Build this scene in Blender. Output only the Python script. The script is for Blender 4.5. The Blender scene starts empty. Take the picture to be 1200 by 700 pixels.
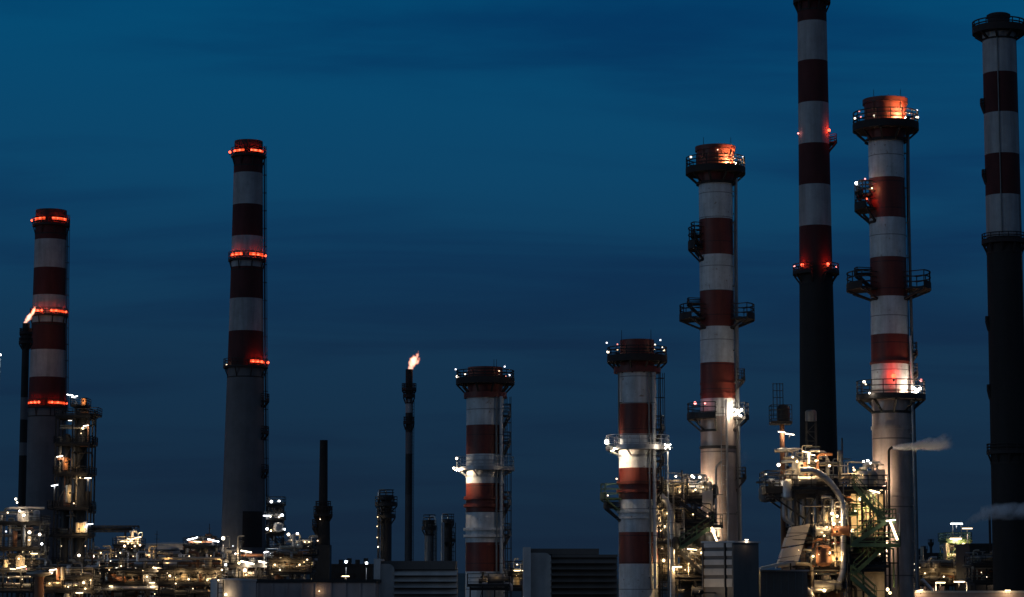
import bpy, math, random
from mathutils import Vector, Matrix
SC = bpy.context.scene
COL = SC.collection
rnd = random.Random(7)
PI = math.pi
# ------------------------------------------------------------------ camera model
F = 2800.0            # focal length in pixels of the 1200 px wide frame
HCAM = 5.0
TH = math.atan((690 - 350) / F)
CT, ST = math.cos(TH), math.sin(TH)
def at(px, py, Y):
    """the world point seen at (px, py) of the 1200x700 frame, Y metres away"""
    x, u = (px - 600) / F, (350 - py) / F
    t = Y / (CT - u * ST)
    return Vector((x * t, Y, HCAM + t * (ST + u * CT)))
def zat(py, Y): return at(600, py, Y).z
def mpp(Y): return Y / F / CT           # metres per pixel (about)

# ------------------------------------------------------------------ materials
MATS = {}
def new_mat(name):
    m = bpy.data.materials.new(name); m.use_nodes = True
    nt = m.node_tree; nt.nodes.clear()
    return m, nt, nt.nodes, nt.links
def surf(name, c1, c2=None, rough=0.6, metal=0.0, scale=1.2, zs=0.25, lo=0.35, hi=0.75, seam=None, bump=0.15, rust=None, mottle=0.25):
    """weathered surface: two tones by streaky noise, optional plate seams every so many metres, optional rust blotches"""
    m, nt, N, L = new_mat(name)
    out = N.new('ShaderNodeOutputMaterial'); b = N.new('ShaderNodeBsdfPrincipled')
    L.new(b.outputs[0], out.inputs[0])
    b.inputs['Metallic'].default_value = metal
    tc = N.new('ShaderNodeTexCoord'); mp = N.new('ShaderNodeMapping')
    mp.inputs['Scale'].default_value = (scale, scale, scale * zs)
    L.new(tc.outputs['Object'], mp.inputs[0])
    nz = N.new('ShaderNodeTexNoise'); nz.inputs['Scale'].default_value = 1.0
    nz.inputs['Detail'].default_value = 7; nz.inputs['Roughness'].default_value = 0.65
    L.new(mp.outputs[0], nz.inputs['Vector'])
    mr = N.new('ShaderNodeMapRange'); mr.inputs[1].default_value = lo; mr.inputs[2].default_value = hi
    L.new(nz.outputs[0], mr.inputs[0])
    mx = N.new('ShaderNodeMix'); mx.data_type = 'RGBA'
    c2 = c2 or tuple(v * 0.6 for v in c1)
    mx.inputs[6].default_value = (*c1, 1); mx.inputs[7].default_value = (*c2, 1)
    L.new(mr.outputs[0], mx.inputs[0])
    col = mx.outputs[2]
    n3 = N.new('ShaderNodeTexNoise'); n3.inputs['Scale'].default_value = scale * 0.42; n3.inputs['Detail'].default_value = 5; n3.inputs['Roughness'].default_value = .7; L.new(tc.outputs['Object'], n3.inputs['Vector'])
    r3 = N.new('ShaderNodeMapRange'); r3.inputs[1].default_value = .3; r3.inputs[2].default_value = .7; r3.inputs[3].default_value = 1 - mottle; r3.inputs[4].default_value = 1 + mottle * .5; L.new(n3.outputs[0], r3.inputs[0])
    v3 = N.new('ShaderNodeVectorMath'); v3.operation = 'SCALE'; L.new(col, v3.inputs[0]); L.new(r3.outputs[0], v3.inputs['Scale']); col = v3.outputs[0]
    if rust:
        n2 = N.new('ShaderNodeTexNoise'); n2.inputs['Scale'].default_value = scale * 1.8; n2.inputs['Detail'].default_value = 9
        L.new(tc.outputs['Object'], n2.inputs['Vector'])
        r2 = N.new('ShaderNodeMapRange'); r2.inputs[1].default_value = 0.63; r2.inputs[2].default_value = 0.72
        L.new(n2.outputs[0], r2.inputs[0])
        m2 = N.new('ShaderNodeMix'); m2.data_type = 'RGBA'; m2.inputs[7].default_value = (*rust, 1)
        L.new(r2.outputs[0], m2.inputs[0]); L.new(col, m2.inputs[6]); col = m2.outputs[2]
    if seam:
        sx = N.new('ShaderNodeSeparateXYZ'); L.new(tc.outputs['Object'], sx.inputs[0])
        md = N.new('ShaderNodeMath'); md.operation = 'MODULO'; md.inputs[1].default_value = seam[0]
        L.new(sx.outputs[2], md.inputs[0])
        lt = N.new('ShaderNodeMath'); lt.operation = 'LESS_THAN'; lt.inputs[1].default_value = seam[1]
        L.new(md.outputs[0], lt.inputs[0])
        m3 = N.new('ShaderNodeMix'); m3.data_type = 'RGBA'; m3.inputs[7].default_value = (*[v * 0.3 for v in c1], 1)
        L.new(lt.outputs[0], m3.inputs[0]); L.new(col, m3.inputs[6]); col = m3.outputs[2]
    L.new(col, b.inputs['Base Color'])
    rr = N.new('ShaderNodeMapRange'); rr.inputs[3].default_value = rough * 0.8; rr.inputs[4].default_value = min(1, rough * 1.25)
    L.new(nz.outputs[0], rr.inputs[0]); L.new(rr.outputs[0], b.inputs['Roughness'])
    if bump:
        bp = N.new('ShaderNodeBump'); bp.inputs['Strength'].default_value = bump; bp.inputs['Distance'].default_value = 0.05
        L.new(nz.outputs[0], bp.inputs['Height']); L.new(bp.outputs[0], b.inputs['Normal'])
    MATS[name] = m
    return m
def glow(name, c, s):
    m, nt, N, L = new_mat(name)
    out = N.new('ShaderNodeOutputMaterial'); e = N.new('ShaderNodeEmission')
    e.inputs[0].default_value = (*c, 1); e.inputs[1].default_value = s
    L.new(e.outputs[0], out.inputs[0]); MATS[name] = m
    return m
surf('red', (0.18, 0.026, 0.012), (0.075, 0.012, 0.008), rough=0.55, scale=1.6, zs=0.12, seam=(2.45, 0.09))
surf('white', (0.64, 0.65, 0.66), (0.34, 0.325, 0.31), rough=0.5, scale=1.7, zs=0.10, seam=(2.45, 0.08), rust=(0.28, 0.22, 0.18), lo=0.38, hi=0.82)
surf('steel_shell', (0.50, 0.395, 0.345), (0.33, 0.25, 0.215), rough=0.36, metal=0.4, scale=1.4, zs=0.12, seam=(6.1, 0.12), lo=0.3, hi=0.7)
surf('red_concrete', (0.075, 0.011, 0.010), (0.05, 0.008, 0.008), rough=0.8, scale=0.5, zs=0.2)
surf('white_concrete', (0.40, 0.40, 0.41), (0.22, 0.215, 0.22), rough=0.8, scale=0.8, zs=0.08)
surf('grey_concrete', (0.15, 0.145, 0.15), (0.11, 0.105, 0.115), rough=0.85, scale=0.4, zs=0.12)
surf('dark_concrete', (0.016, 0.012, 0.011), (0.011, 0.009, 0.008), rough=0.85, scale=0.4, zs=0.15)
surf('soot', (0.02, 0.016, 0.015), (0.035, 0.02, 0.018), rough=0.8)
surf('dark_steel', (0.030, 0.028, 0.028), (0.02, 0.017, 0.015), rough=0.6, metal=0.2, scale=2)
surf('dark_metal', (0.06, 0.058, 0.058), (0.04, 0.038, 0.037), rough=0.6, scale=1.5)
surf('grey_steel', (0.20, 0.20, 0.20), (0.12, 0.11, 0.10), rough=0.5, metal=0.4, scale=2)
surf('galv', (0.42, 0.42, 0.43), (0.28, 0.27, 0.26), rough=0.4, metal=0.6, scale=2)
surf('silver', (0.62, 0.60, 0.58), (0.45, 0.42, 0.40), rough=0.33, metal=0.85, scale=1.5, seam=(1.1, 0.05))
surf('green_steel', (0.10, 0.17, 0.08), (0.06, 0.10, 0.05), rough=0.55, scale=2)
surf('beige', (0.42, 0.36, 0.27), (0.27, 0.22, 0.16), rough=0.55, scale=1.2, zs=0.2, seam=(1.6, 0.06))
surf('rusty', (0.26, 0.105, 0.045), (0.15, 0.06, 0.03), rough=0.7, scale=1.3)
surf('cream', (0.62, 0.56, 0.50), (0.45, 0.40, 0.36), rough=0.6, scale=0.6, zs=0.2, seam=(2.4, 0.08))
surf('panel_grey', (0.62, 0.545, 0.49), (0.44, 0.385, 0.34), rough=0.5, scale=0.9, zs=0.25)  # warm lamplight put into the tint of these three panel colours
surf('panel_white', (0.66, 0.60, 0.57), (0.50, 0.45, 0.42), rough=0.5, scale=0.9, zs=0.25)
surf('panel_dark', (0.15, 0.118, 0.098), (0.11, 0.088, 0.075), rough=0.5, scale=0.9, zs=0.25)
surf('brown_wall', (0.56, 0.42, 0.37), (0.42, 0.31, 0.28), rough=0.8, scale=0.7, zs=0.3)
surf('pipe_red', (0.30, 0.05, 0.03), rough=0.5)
surf('ground', (0.055, 0.052, 0.05), (0.035, 0.033, 0.03), rough=0.95, scale=0.2, zs=1)
surf('hill', (0.05, 0.055, 0.05), (0.03, 0.035, 0.03), rough=1, scale=0.01, zs=1)
POWER = {}
def bulb(name, c, shown, L, cl=None):
    """shown: brightness of the glass itself; L: radiance that sets the power of the light inside it"""
    glow(name, c, shown).cycles.emission_sampling = 'NONE'; POWER[name] = (cl or c, L)
bulb('lamp_warm', (1.0, 0.74, 0.42), 6, 42)
bulb('lamp_amber', (1.0, 0.74, 0.40), 4.5, 95, (1.0, 0.64, 0.28))
bulb('lamp_white', (1.0, 0.87, 0.68), 6, 36, (1.0, .82, .6))
bulb('lamp_cool', (0.88, 0.94, 1.0), 8, 22)
bulb('lamp_burst', (1.0, 0.92, 0.80), 22, 120, (1.0, 0.82, 0.6))
bulb('lamp_star', (1.0, 0.92, 0.80), 22, 55, (1.0, 0.82, 0.6))
bulb('lamp_red', (1.0, 0.09, 0.04), 5, 85, (1.0, 0.04, 0.012))
bulb('lamp_pink', (1.0, 0.28, 0.26), 4, 8)
bulb('lamp_dim', (1.0, 0.75, 0.5), 3, 6)
bulb('spark_white', (1.0, 0.84, 0.66), 4, 1.2); bulb('spark_cool', (0.9, 0.9, 1.0), 2.5, .9)
bulb('spark_warm', (1.0, 0.7, 0.42), 3, 1.8); bulb('spark_pink', (1.0, 0.3, 0.26), 2, 1.0)
glow('red_glow', (1.0, 0.075, 0.02), 2.0)  # stands in for the red lamps' glow on the shell
glow('lamp_strong', (1.0, 0.62, 0.28), 1500)
glow('lamp_wash', (1.0, 0.76, 0.50), 700)

# ------------------------------------------------------------------ mesh builder (world coordinates)
class MB:
    def __init__(s): s.v, s.f, s.sm, s.mi = [], [], [], []
    def add(s, vs, fs, smooth=False, mi=0):
        o = len(s.v); s.v += [tuple(v) for v in vs]
        for f in fs:
            s.f.append(tuple(i + o for i in f)); s.sm.append(smooth); s.mi.append(mi)
        return s
    def box(s, c, d, rz=0.0, mi=0):
        c = Vector(c); R = Matrix.Rotation(rz, 3, 'Z')
        vs = [c + R @ Vector((x * d[0] / 2, y * d[1] / 2, z * d[2] / 2)) for x in (-1, 1) for y in (-1, 1) for z in (-1, 1)]
        return s.add(vs, [(0, 1, 3, 2), (4, 6, 7, 5), (0, 4, 5, 1), (2, 3, 7, 6), (0, 2, 6, 4), (1, 5, 7, 3)], mi=mi)
    def frame(s, p0, p1):
        d = (Vector(p1) - Vector(p0)).normalized()
        a = Vector((0, 0, 1)) if abs(d.z) < 0.9 else Vector((0, 1, 0))
        u = d.cross(a).normalized(); return d, u, d.cross(u).normalized()
    def bar(s, p0, p1, w, h=None):
        """square bar from p0 to p1"""
        h = h or w; p0, p1 = Vector(p0), Vector(p1); d, u, v = s.frame(p0, p1)
        vs = [p + u * (a * w / 2) + v * (b * h / 2) for p in (p0, p1) for a, b in ((-1, -1), (1, -1), (1, 1), (-1, 1))]
        return s.add(vs, [(3, 2, 1, 0), (4, 5, 6, 7)] + [(i, (i + 1) % 4, 4 + (i + 1) % 4, 4 + i) for i in range(4)])
    def cyl(s, p0, p1, r0, r1=None, n=12, mi=0):
        r1 = r0 if r1 is None else r1; p0, p1 = Vector(p0), Vector(p1); d, u, v = s.frame(p0, p1)
        vs = [p + u * (r * math.cos(2 * PI * i / n)) + v * (r * math.sin(2 * PI * i / n)) for p, r in ((p0, r0), (p1, r1)) for i in range(n)]
        s.add(vs, [(i, (i + 1) % n, n + (i + 1) % n, n + i) for i in range(n)], True, mi)
        o = len(s.v) - 2 * n
        s.f += [tuple(o + n - 1 - i for i in range(n)), tuple(o + n + i for i in range(n))]; s.sm += [False] * 2; s.mi += [mi] * 2
        return s
    def tube(s, pts, r, n=10, bend=0.0, seg=5):
        pts = [Vector(p) for p in pts]
        if bend:
            q = [pts[0]]
            for i in range(1, len(pts) - 1):
                a, b, c = pts[i - 1], pts[i], pts[i + 1]
                k = min(bend, (a - b).length * 0.45, (c - b).length * 0.45)
                s0, s1 = b + (a - b).normalized() * k, b + (c - b).normalized() * k
                for j in range(seg + 1):
                    t = j / seg; q.append(s0 * (1 - t) ** 2 + b * 2 * t * (1 - t) + s1 * t * t)
            pts = q + [pts[-1]]
        rings = []
        prev = None
        for i, p in enumerate(pts):
            d = (pts[min(i + 1, len(pts) - 1)] - pts[max(i - 1, 0)]).normalized()
            if prev is None:
                a = Vector((0, 0, 1)) if abs(d.z) < 0.9 else Vector((0, 1, 0)); u = d.cross(a).normalized()
            else:
                u = (prev - d * prev.dot(d)).normalized()
            prev = u; v = d.cross(u)
            rings.append([p + u * (r * math.cos(2 * PI * k / n)) + v * (r * math.sin(2 * PI * k / n)) for k in range(n)])
        vs = [x for g in rings for x in g]
        fs = [(i * n + k, i * n + (k + 1) % n, (i + 1) * n + (k + 1) % n, (i + 1) * n + k) for i in range(len(pts) - 1) for k in range(n)]
        s.add(vs, fs, True)
        o = len(s.v) - len(vs)
        s.f += [tuple(o + n - 1 - k for k in range(n)), tuple(o + len(vs) - n + k for k in range(n))]; s.sm += [False] * 2; s.mi += [0] * 2
        return s
    def lathe(s, c, prof, n=48, mi=None, a0=0.0, a1=360.0, close=False):
        """profile [(r, z)] about the vertical through c; azimuth 0 faces the camera, 90 right"""
        full = abs(a1 - a0) >= 359.9; m = n if full else n + 1
        vs = []
        for r, z in prof:
            for i in range(m):
                a = math.radians(a0 + (a1 - a0) * i / n)
                vs.append((c[0] + r * math.sin(a), c[1] - r * math.cos(a), z))
        k = len(prof); o = len(s.v); s.v += vs
        for j in range(k if close else k - 1):
            j2 = (j + 1) % k
            sharp = False
            for i in range(n):
                i2 = (i + 1) % m
                s.f.append((o + j * m + i, o + j * m + i2, o + j2 * m + i2, o + j2 * m + i)); s.sm.append(True); s.mi.append(mi[j] if mi else 0)
        if close and not full:
            s.f += [tuple(o + j * m for j in range(k)), tuple(o + j * m + n for j in range(k))]; s.sm += [False] * 2; s.mi += [0] * 2
        return s
    def ring(s, c, r0, r1, z0, z1, n=48, a0=0.0, a1=360.0):
        return s.lathe(c, [(r0, z0), (r1, z0), (r1, z1), (r0, z1)], n, a0=a0, a1=a1, close=True)
    def ball(s, c, r, sz=1.0, n=10, m=6):
        c = Vector(c); vs = [c + Vector((0, 0, r * sz))]
        for j in range(1, m):
            t = PI * j / m
            vs += [c + Vector((r * math.sin(t) * math.cos(2 * PI * i / n), r * math.sin(t) * math.sin(2 * PI * i / n), r * sz * math.cos(t))) for i in range(n)]
        vs.append(c - Vector((0, 0, r * sz))); e = len(vs) - 1
        fs = [(0, 1 + i, 1 + (i + 1) % n) for i in range(n)]
        for j in range(m - 2):
            fs += [(1 + j * n + i, 1 + (j + 1) * n + i, 1 + (j + 1) * n + (i + 1) % n, 1 + j * n + (i + 1) % n) for i in range(n)]
        fs += [(e, 1 + (m - 2) * n + (i + 1) % n, 1 + (m - 2) * n + i) for i in range(n)]
        return s.add(vs, fs, True)
    def build(s, name, mats, parent=None, origin=None):
        if not isinstance(mats, (list, tuple)): mats = [mats]
        org = ORG[parent.name] if parent is not None else Vector(origin if origin is not None else s.v[0])
        me = bpy.data.meshes.new(name)
        me.from_pydata([(x - org[0], y - org[1], z - org[2]) for x, y, z in s.v], [], s.f)
        me.polygons.foreach_set('use_smooth', s.sm); me.polygons.foreach_set('material_index', s.mi)
        for m in mats: me.materials.append(MATS[m])
        import bmesh
        bm = bmesh.new(); bm.from_mesh(me); bmesh.ops.recalc_face_normals(bm, faces=bm.faces)
        for e in bm.edges:
            if len(e.link_faces) == 2 and e.calc_face_angle(0) > 0.6: e.smooth = False
        bm.to_mesh(me); bm.free()
        o = bpy.data.objects.new(name, me); COL.objects.link(o)
        if parent is not None: o.parent = parent
        else: o.location = org
        ORG[o.name] = Vector(org)
        return o
ORG = {}
def thing(name, label, cat, loc, group=None):
    o = bpy.data.objects.new(name, None); COL.objects.link(o); o.location = loc
    o.empty_display_size = 0.5
    ORG[o.name] = Vector(loc); tag(o, label, cat, group); return o
def tag(o, label, cat, group=None, kind=None):
    o['label'] = label; o['category'] = cat
    if group: o['group'] = group
    if kind: o['kind'] = kind
    return o
def structure(name, mb, mat):
    o = mb.build(name, mat); o['kind'] = 'structure'; return o
def azv(a): a = math.radians(a); return Vector((math.sin(a), -math.cos(a), 0))

# ------------------------------------------------------------------ lamps (shared meshes)
CACHE = {}
def shared(key, fn, mats):
    if key not in CACHE:
        mb = MB(); fn(mb); o = mb.build('tmp', mats, None, (0, 0, 0)); CACHE[key] = o.data
        bpy.data.objects.remove(o)
    return CACHE[key]
def put(name, me, parent, p, rot=(0, 0, 0)):
    o = bpy.data.objects.new(name, me); COL.objects.link(o); o.parent = parent
    o.location = Vector(p) - ORG[parent.name]; o.rotation_euler = rot
    return o
def lamp(parent, p, r=0.2, mat='lamp_warm', kind='bulb', name='floodlight', aim=0.0, tilt=0.0):
    """a lamp whose glowing glass is centred on p; housing is the part, glass the sub-part.
    kinds: bulb (glass globe on a stub), tube (long strip under a hood), flood (box shining along azimuth aim, raised by tilt)"""
    p = Vector(p); r_full = r; r = r * GLASS
    if kind == 'bulb':
        h = shared(('hb', r), lambda m: (m.cyl((0, 0, -r * 1.0), (0, 0, -r * 2.4), r * 0.55, r * 0.35, 8), m.cyl((0, 0, r * 0.93), (0, 0, r * 1.15), r * 0.75, r * 0.4, 8), [m.bar((r * 1.06 * math.cos(a), r * 1.06 * math.sin(a), -r * 1.1), (r * 1.06 * math.cos(a), r * 1.06 * math.sin(a), r * 1.05), r * 0.07) for a in (0.5, 2.6, 4.7)]), 'dark_steel')
        g = shared(('gb', r, mat), lambda m: m.ball((0, 0, 0), r), mat); rot = (0, 0, 0)
    elif kind == 'tube':
        h = shared(('ht', r), lambda m: (m.box((0, 0, r * 0.62), (r * 7, r * 1.7, r * 0.5)), m.cyl((0, r * 0.6, r * 0.7), (0, r * 0.6, -r * 4), r * 0.2, None, 6)), 'dark_steel')
        g = shared(('gt', r, mat), lambda m: m.box((0, -r * 0.1, 0), (r * 6.4, r * 1.3, r * 0.7)), mat); rot = (0, math.radians(tilt), math.radians(aim))
    else:
        h = shared(('hf', r), lambda m: (m.box((0, r * 0.75, 0), (r * 2.5, r * 0.9, r * 2.1)), m.box((0, 0.12 * r, r * 1.08), (r * 2.5, r * 0.6, r * 0.14)), m.cyl((0, r * 0.8, -r), (0, r * 0.8, -r * 2.6), r * 0.25, None, 6)), 'dark_steel')
        g = shared(('gf', r, mat), lambda m: m.box((0, r * 0.2, 0), (r * 2.2, r * 0.16, r * 1.8)), mat)
        rot = (-math.radians(tilt), 0, math.radians(aim))
    ho = put(name, h, parent, p, rot)
    go = bpy.data.objects.new('lamp_glass', g); COL.objects.link(go); go.parent = ho
    ORG[ho.name] = p
    if mat in POWER:
        c, L = POWER[mat]; ld = light_data(c, L * 4 * PI * PI * r_full ** 2 * (1.6 if kind == 'tube' else 1.0), r * 1.3)
        lo = bpy.data.objects.new('lamp_light', ld); COL.objects.link(lo); lo.parent = ho
        lo.location = (0, -r * .6, -r * 1.2) if kind == 'tube' else (0, 0, 0)
    return ho
GLASS = 0.62
def light_data(c, P, size):
    key = ('light', c, round(P, 2), round(size, 3))
    if key not in CACHE:
        d = bpy.data.lights.new('lamp_light', 'POINT'); d.color = c; d.energy = P; d.shadow_soft_size = size; CACHE[key] = d
    return CACHE[key]

# ------------------------------------------------------------------ platforms, railings, ladders
def ring_platform(st, c, r_in, R, z, h=1.25, a0=0.0, a1=360.0, mat='dark_steel', t=0.06, drop=1.3, nb=10, n=40, toe=0.28, rails=3, deck_mat=None):
    full = abs(a1 - a0) > 359
    nn = max(4, int(n * abs(a1 - a0) / 360))
    d = MB(); d.ring(c, r_in * 0.98, R, z - 0.16, z, nn, a0, a1)
    dk = d.build('platform', deck_mat or mat, st)
    m = MB(); m.ring(c, R - 0.03, R + 0.02, z - 0.16 - 0.01, z + toe, nn, a0, a1)
    npost = max(3, int(2 * PI * R * abs(a1 - a0) / 360 / 1.15))
    for i in range(npost if full else npost + 1):
        v = azv(a0 + (a1 - a0) * i / npost) * (R - 0.05)
        m.bar((c[0] + v.x, c[1] + v.y, z), (c[0] + v.x, c[1] + v.y, z + h), t)
    for k in range(rails):
        zz = z + h * (k + 1) / rails
        m.ring(c, R - 0.05 - t * .6, R - 0.05 + t * .6, zz - t * .6, zz + t * .6, nn, a0, a1)
    if not full:
        for a in (a0, a1):
            v = azv(a)
            for k in range(rails):
                zz = z + h * (k + 1) / rails
                m.bar((c[0] + v.x * r_in, c[1] + v.y * r_in, zz), (c[0] + v.x * R, c[1] + v.y * R, zz), t)
    m.build('railing', mat, dk)
    b = MB(); k = max(2, int(nb * abs(a1 - a0) / 360))
    for i in range(k if full else k + 1):
        v = azv(a0 + (a1 - a0) * (i + (0.5 if full else 0)) / k)
        b.bar((c[0] + v.x * (R - 0.1), c[1] + v.y * (R - 0.1), z - 0.2), (c[0] + v.x * r_in * 0.99, c[1] + v.y * r_in * 0.99, z - drop), t * 2.2)
    b.ring(c, r_in * 0.98, r_in + 0.07, z - drop - 0.12, z - drop + 0.12, nn, a0, a1)
    b.build('bracket', mat, dk)
    return dk
def ladder(st, c, rfun, a, z0, z1, mat='dark_steel', off=0.35, cage=True, t=0.07, w=0.5, name='ladder', rung=0.6, cs=0.7):
    """caged ladder up a round shaft at azimuth a"""
    m = MB(); v = azv(a); u = azv(a + 90)
    def P(z, s, o): return (c[0] + v.x * (rfun(z) + o) + u.x * s, c[1] + v.y * (rfun(z) + o) + u.y * s, z)
    k = max(1, int((z1 - z0) / 12))
    for i in range(k):
        za, zb = z0 + (z1 - z0) * i / k, z0 + (z1 - z0) * (i + 1) / k
        for s in (-w / 2, w / 2): m.bar(P(za, s, off), P(zb, s, off), t)
        if cage:
            for s, o in ((-0.38, off + .35 * cs), (0.38, off + .35 * cs), (0, off + 0.75 * cs)): m.bar(P(za, s, o), P(zb, s, o), t * 0.8)
    z = z0
    while z < z1:
        m.bar(P(z, -w / 2, off), P(z, w / 2, off), t * 0.7)
        if int((z - z0) / rung) % 3 == 0:
            m.bar(P(z, 0, 0), P(z, 0, off), t)
            if cage:
                q = [P(z, -w / 2, off), P(z, -0.38, off + .35 * cs), P(z, 0, off + .75 * cs), P(z, 0.38, off + .35 * cs), P(z, w / 2, off)]
                for i in range(4): m.bar(q[i], q[i + 1], t * 0.9)
        z += rung
    return m.build(name, mat, st)
def straight_rail(m, p0, p1, h=1.15, t=0.06, rails=3, toe=True):
    p0, p1 = Vector(p0), Vector(p1); L = (p1 - p0).length; n = max(1, int(L / 1.4))
    for i in range(n + 1):
        q = p0.lerp(p1, i / n); m.bar(q, q + Vector((0, 0, h)), t)
    for k in range(rails):
        o = Vector((0, 0, h * (k + 1) / rails)); m.bar(p0 + o, p1 + o, t)
    if toe: m.bar(p0 + Vector((0, 0, 0.1)), p1 + Vector((0, 0, 0.1)), t * 0.6, 0.22)

# ------------------------------------------------------------------ setting
def build_world():
    g = MB(); S = 6000
    xs = [-S, -900, -300, 0, 300, 900, S]; ys = [-400, 0, 200, 400, 800, 2000, 9000]
    vs = [(x, y, 0) for y in ys for x in xs]
    g.add(vs, [(j * 7 + i, j * 7 + i + 1, (j + 1) * 7 + i + 1, (j + 1) * 7 + i) for j in range(6) for i in range(6)])
    structure('ground', g, 'ground')
    # low hills on the horizon
    h = MB(); n = 60; q = random.Random(3); rows = []
    for k, (dy, f) in enumerate(((0, 0), (500, 0.75), (1000, 1.0), (2200, 0))):
        rows.append([(-2200 + 4400 * i / n, 4200 + dy, f * (38 + 10 * math.sin(i * 0.31 + 1) + 6 * math.sin(i * 0.9) + 3 * q.random()) - (2 if f == 0 else 0)) for i in range(n + 1)])
    vs = [v for r in rows for v in r]
    h.add(vs, [(j * (n + 1) + i, j * (n + 1) + i + 1, (j + 1) * (n + 1) + i + 1, (j + 1) * (n + 1) + i) for j in range(3) for i in range(n)], True)
    structure('hills', h, 'hill')
    w = bpy.data.worlds.new('World'); SC.world = w; w.use_nodes = True
    nt = w.node_tree; N, L = nt.nodes, nt.links; N.clear()
    out = N.new('ShaderNodeOutputWorld'); bg = N.new('ShaderNodeBackground'); L.new(bg.outputs[0], out.inputs[0])
    tc = N.new('ShaderNodeTexCoord'); sp = N.new('ShaderNodeSeparateXYZ'); L.new(tc.outputs['Generated'], sp.inputs[0])
    # dusk colours by height above the horizon
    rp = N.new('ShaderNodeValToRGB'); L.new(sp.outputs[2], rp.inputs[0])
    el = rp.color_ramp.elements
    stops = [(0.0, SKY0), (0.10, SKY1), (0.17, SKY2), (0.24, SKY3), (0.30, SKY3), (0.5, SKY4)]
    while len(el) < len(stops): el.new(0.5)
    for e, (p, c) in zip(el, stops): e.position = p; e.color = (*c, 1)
    # thin cloud layer, flattened towards the horizon
    zz = N.new('ShaderNodeMath'); zz.operation = 'ADD'; zz.inputs[1].default_value = 0.10; L.new(sp.outputs[2], zz.inputs[0])
    dv = N.new('ShaderNodeVectorMath'); dv.operation = 'DIVIDE'; cb = N.new('ShaderNodeCombineXYZ')
    for i in range(3): L.new(zz.outputs[0], cb.inputs[i])
    L.new(tc.outputs['Generated'], dv.inputs[0]); L.new(cb.outputs[0], dv.inputs[1])
    mp = N.new('ShaderNodeMapping'); mp.inputs['Scale'].default_value = CLOUD_SC; mp.inputs['Location'].default_value = CLOUD_LOC
    L.new(dv.outputs[0], mp.inputs[0])
    nz = N.new('ShaderNodeTexNoise'); nz.inputs['Scale'].default_value = 1.0; nz.inputs['Detail'].default_value = 7; nz.inputs['Roughness'].default_value = 0.52; nz.inputs['Distortion'].default_value = 0.5
    L.new(mp.outputs[0], nz.inputs['Vector'])
    mr = N.new('ShaderNodeMapRange'); mr.interpolation_type = 'SMOOTHSTEP'; mr.inputs[1].default_value = 0.40; mr.inputs[2].default_value = 0.70; L.new(nz.outputs[0], mr.inputs[0])
    cm = N.new('ShaderNodeMix'); cm.data_type = 'RGBA'; cm.blend_type = 'MULTIPLY'
    cm.inputs[7].default_value = (0.7, 0.52, 0.68, 1)
    fd = N.new('ShaderNodeMapRange'); fd.interpolation_type = 'SMOOTHSTEP'; fd.inputs[1].default_value = 0.0; fd.inputs[2].default_value = 0.19; fd.inputs[3].default_value = 0.25; L.new(sp.outputs[2], fd.inputs[0])
    fm = N.new('ShaderNodeMath'); fm.operation = 'MULTIPLY'; L.new(mr.outputs[0], fm.inputs[0]); L.new(fd.outputs[0], fm.inputs[1])
    L.new(fm.outputs[0], cm.inputs[0]); L.new(rp.outputs[0], cm.inputs[6])
    # last daylight: a low sun behind the camera
    sky = N.new('ShaderNodeTexSky'); sky.sky_type = 'NISHITA'; sky.sun_disc = False
    sky.sun_elevation = math.radians(SUN_EL); sky.sun_rotation = math.radians(SUN_ROT); sky.altitude = 0; sky.dust_density = 1.0; sky.ozone_density = 3.0
    sm = N.new('ShaderNodeMix'); sm.data_type = 'RGBA'; sm.blend_type = 'MULTIPLY'; sm.inputs[0].default_value = 1.0
    sm.inputs[7].default_value = (*[SKY_MIX * v for v in (0.42, 0.8, 1.4)], 1); L.new(sky.outputs[0], sm.inputs[6])
    ad = N.new('ShaderNodeMix'); ad.data_type = 'RGBA'; ad.blend_type = 'ADD'; ad.inputs[0].default_value = 1.0
    # the side of the sky towards the set sun is paler and greyer
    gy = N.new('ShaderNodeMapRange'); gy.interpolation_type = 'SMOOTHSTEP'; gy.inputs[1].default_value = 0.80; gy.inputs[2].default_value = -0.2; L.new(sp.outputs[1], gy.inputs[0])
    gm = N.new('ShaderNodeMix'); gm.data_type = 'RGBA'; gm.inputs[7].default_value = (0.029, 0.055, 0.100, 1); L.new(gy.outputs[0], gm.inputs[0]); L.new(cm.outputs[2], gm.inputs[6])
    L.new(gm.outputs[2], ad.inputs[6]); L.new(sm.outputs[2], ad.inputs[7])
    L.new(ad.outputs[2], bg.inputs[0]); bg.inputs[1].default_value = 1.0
    su = bpy.data.lights.new('sun', 'SUN'); su.energy = SUN_E; su.angle = math.radians(20); su.color = (0.50, 0.73, 1.0)
    so = bpy.data.objects.new('sun', su); COL.objects.link(so)
    az = math.radians(SUN_ROT)   # Nishita: rotation 0 puts the sun at +Y, growing clockwise seen from above
    d = Vector((math.sin(az), math.cos(az), math.tan(math.radians(SUN_EL + 4))))
    so.rotation_euler = d.to_track_quat('Z', 'Y').to_euler()
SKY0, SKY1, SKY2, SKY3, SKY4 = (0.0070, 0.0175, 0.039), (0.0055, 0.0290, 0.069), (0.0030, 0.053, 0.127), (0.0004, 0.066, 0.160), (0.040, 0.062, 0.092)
CLOUD_LOC = (61.1, 4.75, 0); CLOUD_SC = (0.8, 1.8, 1)
SUN_EL, SUN_ROT, SUN_E, SKY_MIX = 3.0, 242.0, 0.165, 0.005
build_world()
cam = bpy.data.cameras.new('camera'); co = bpy.data.objects.new('camera', cam); COL.objects.link(co)
cam.sensor_width = 36; cam.lens = 36 * F / 1200; cam.clip_start = 1; cam.clip_end = 30000
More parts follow.
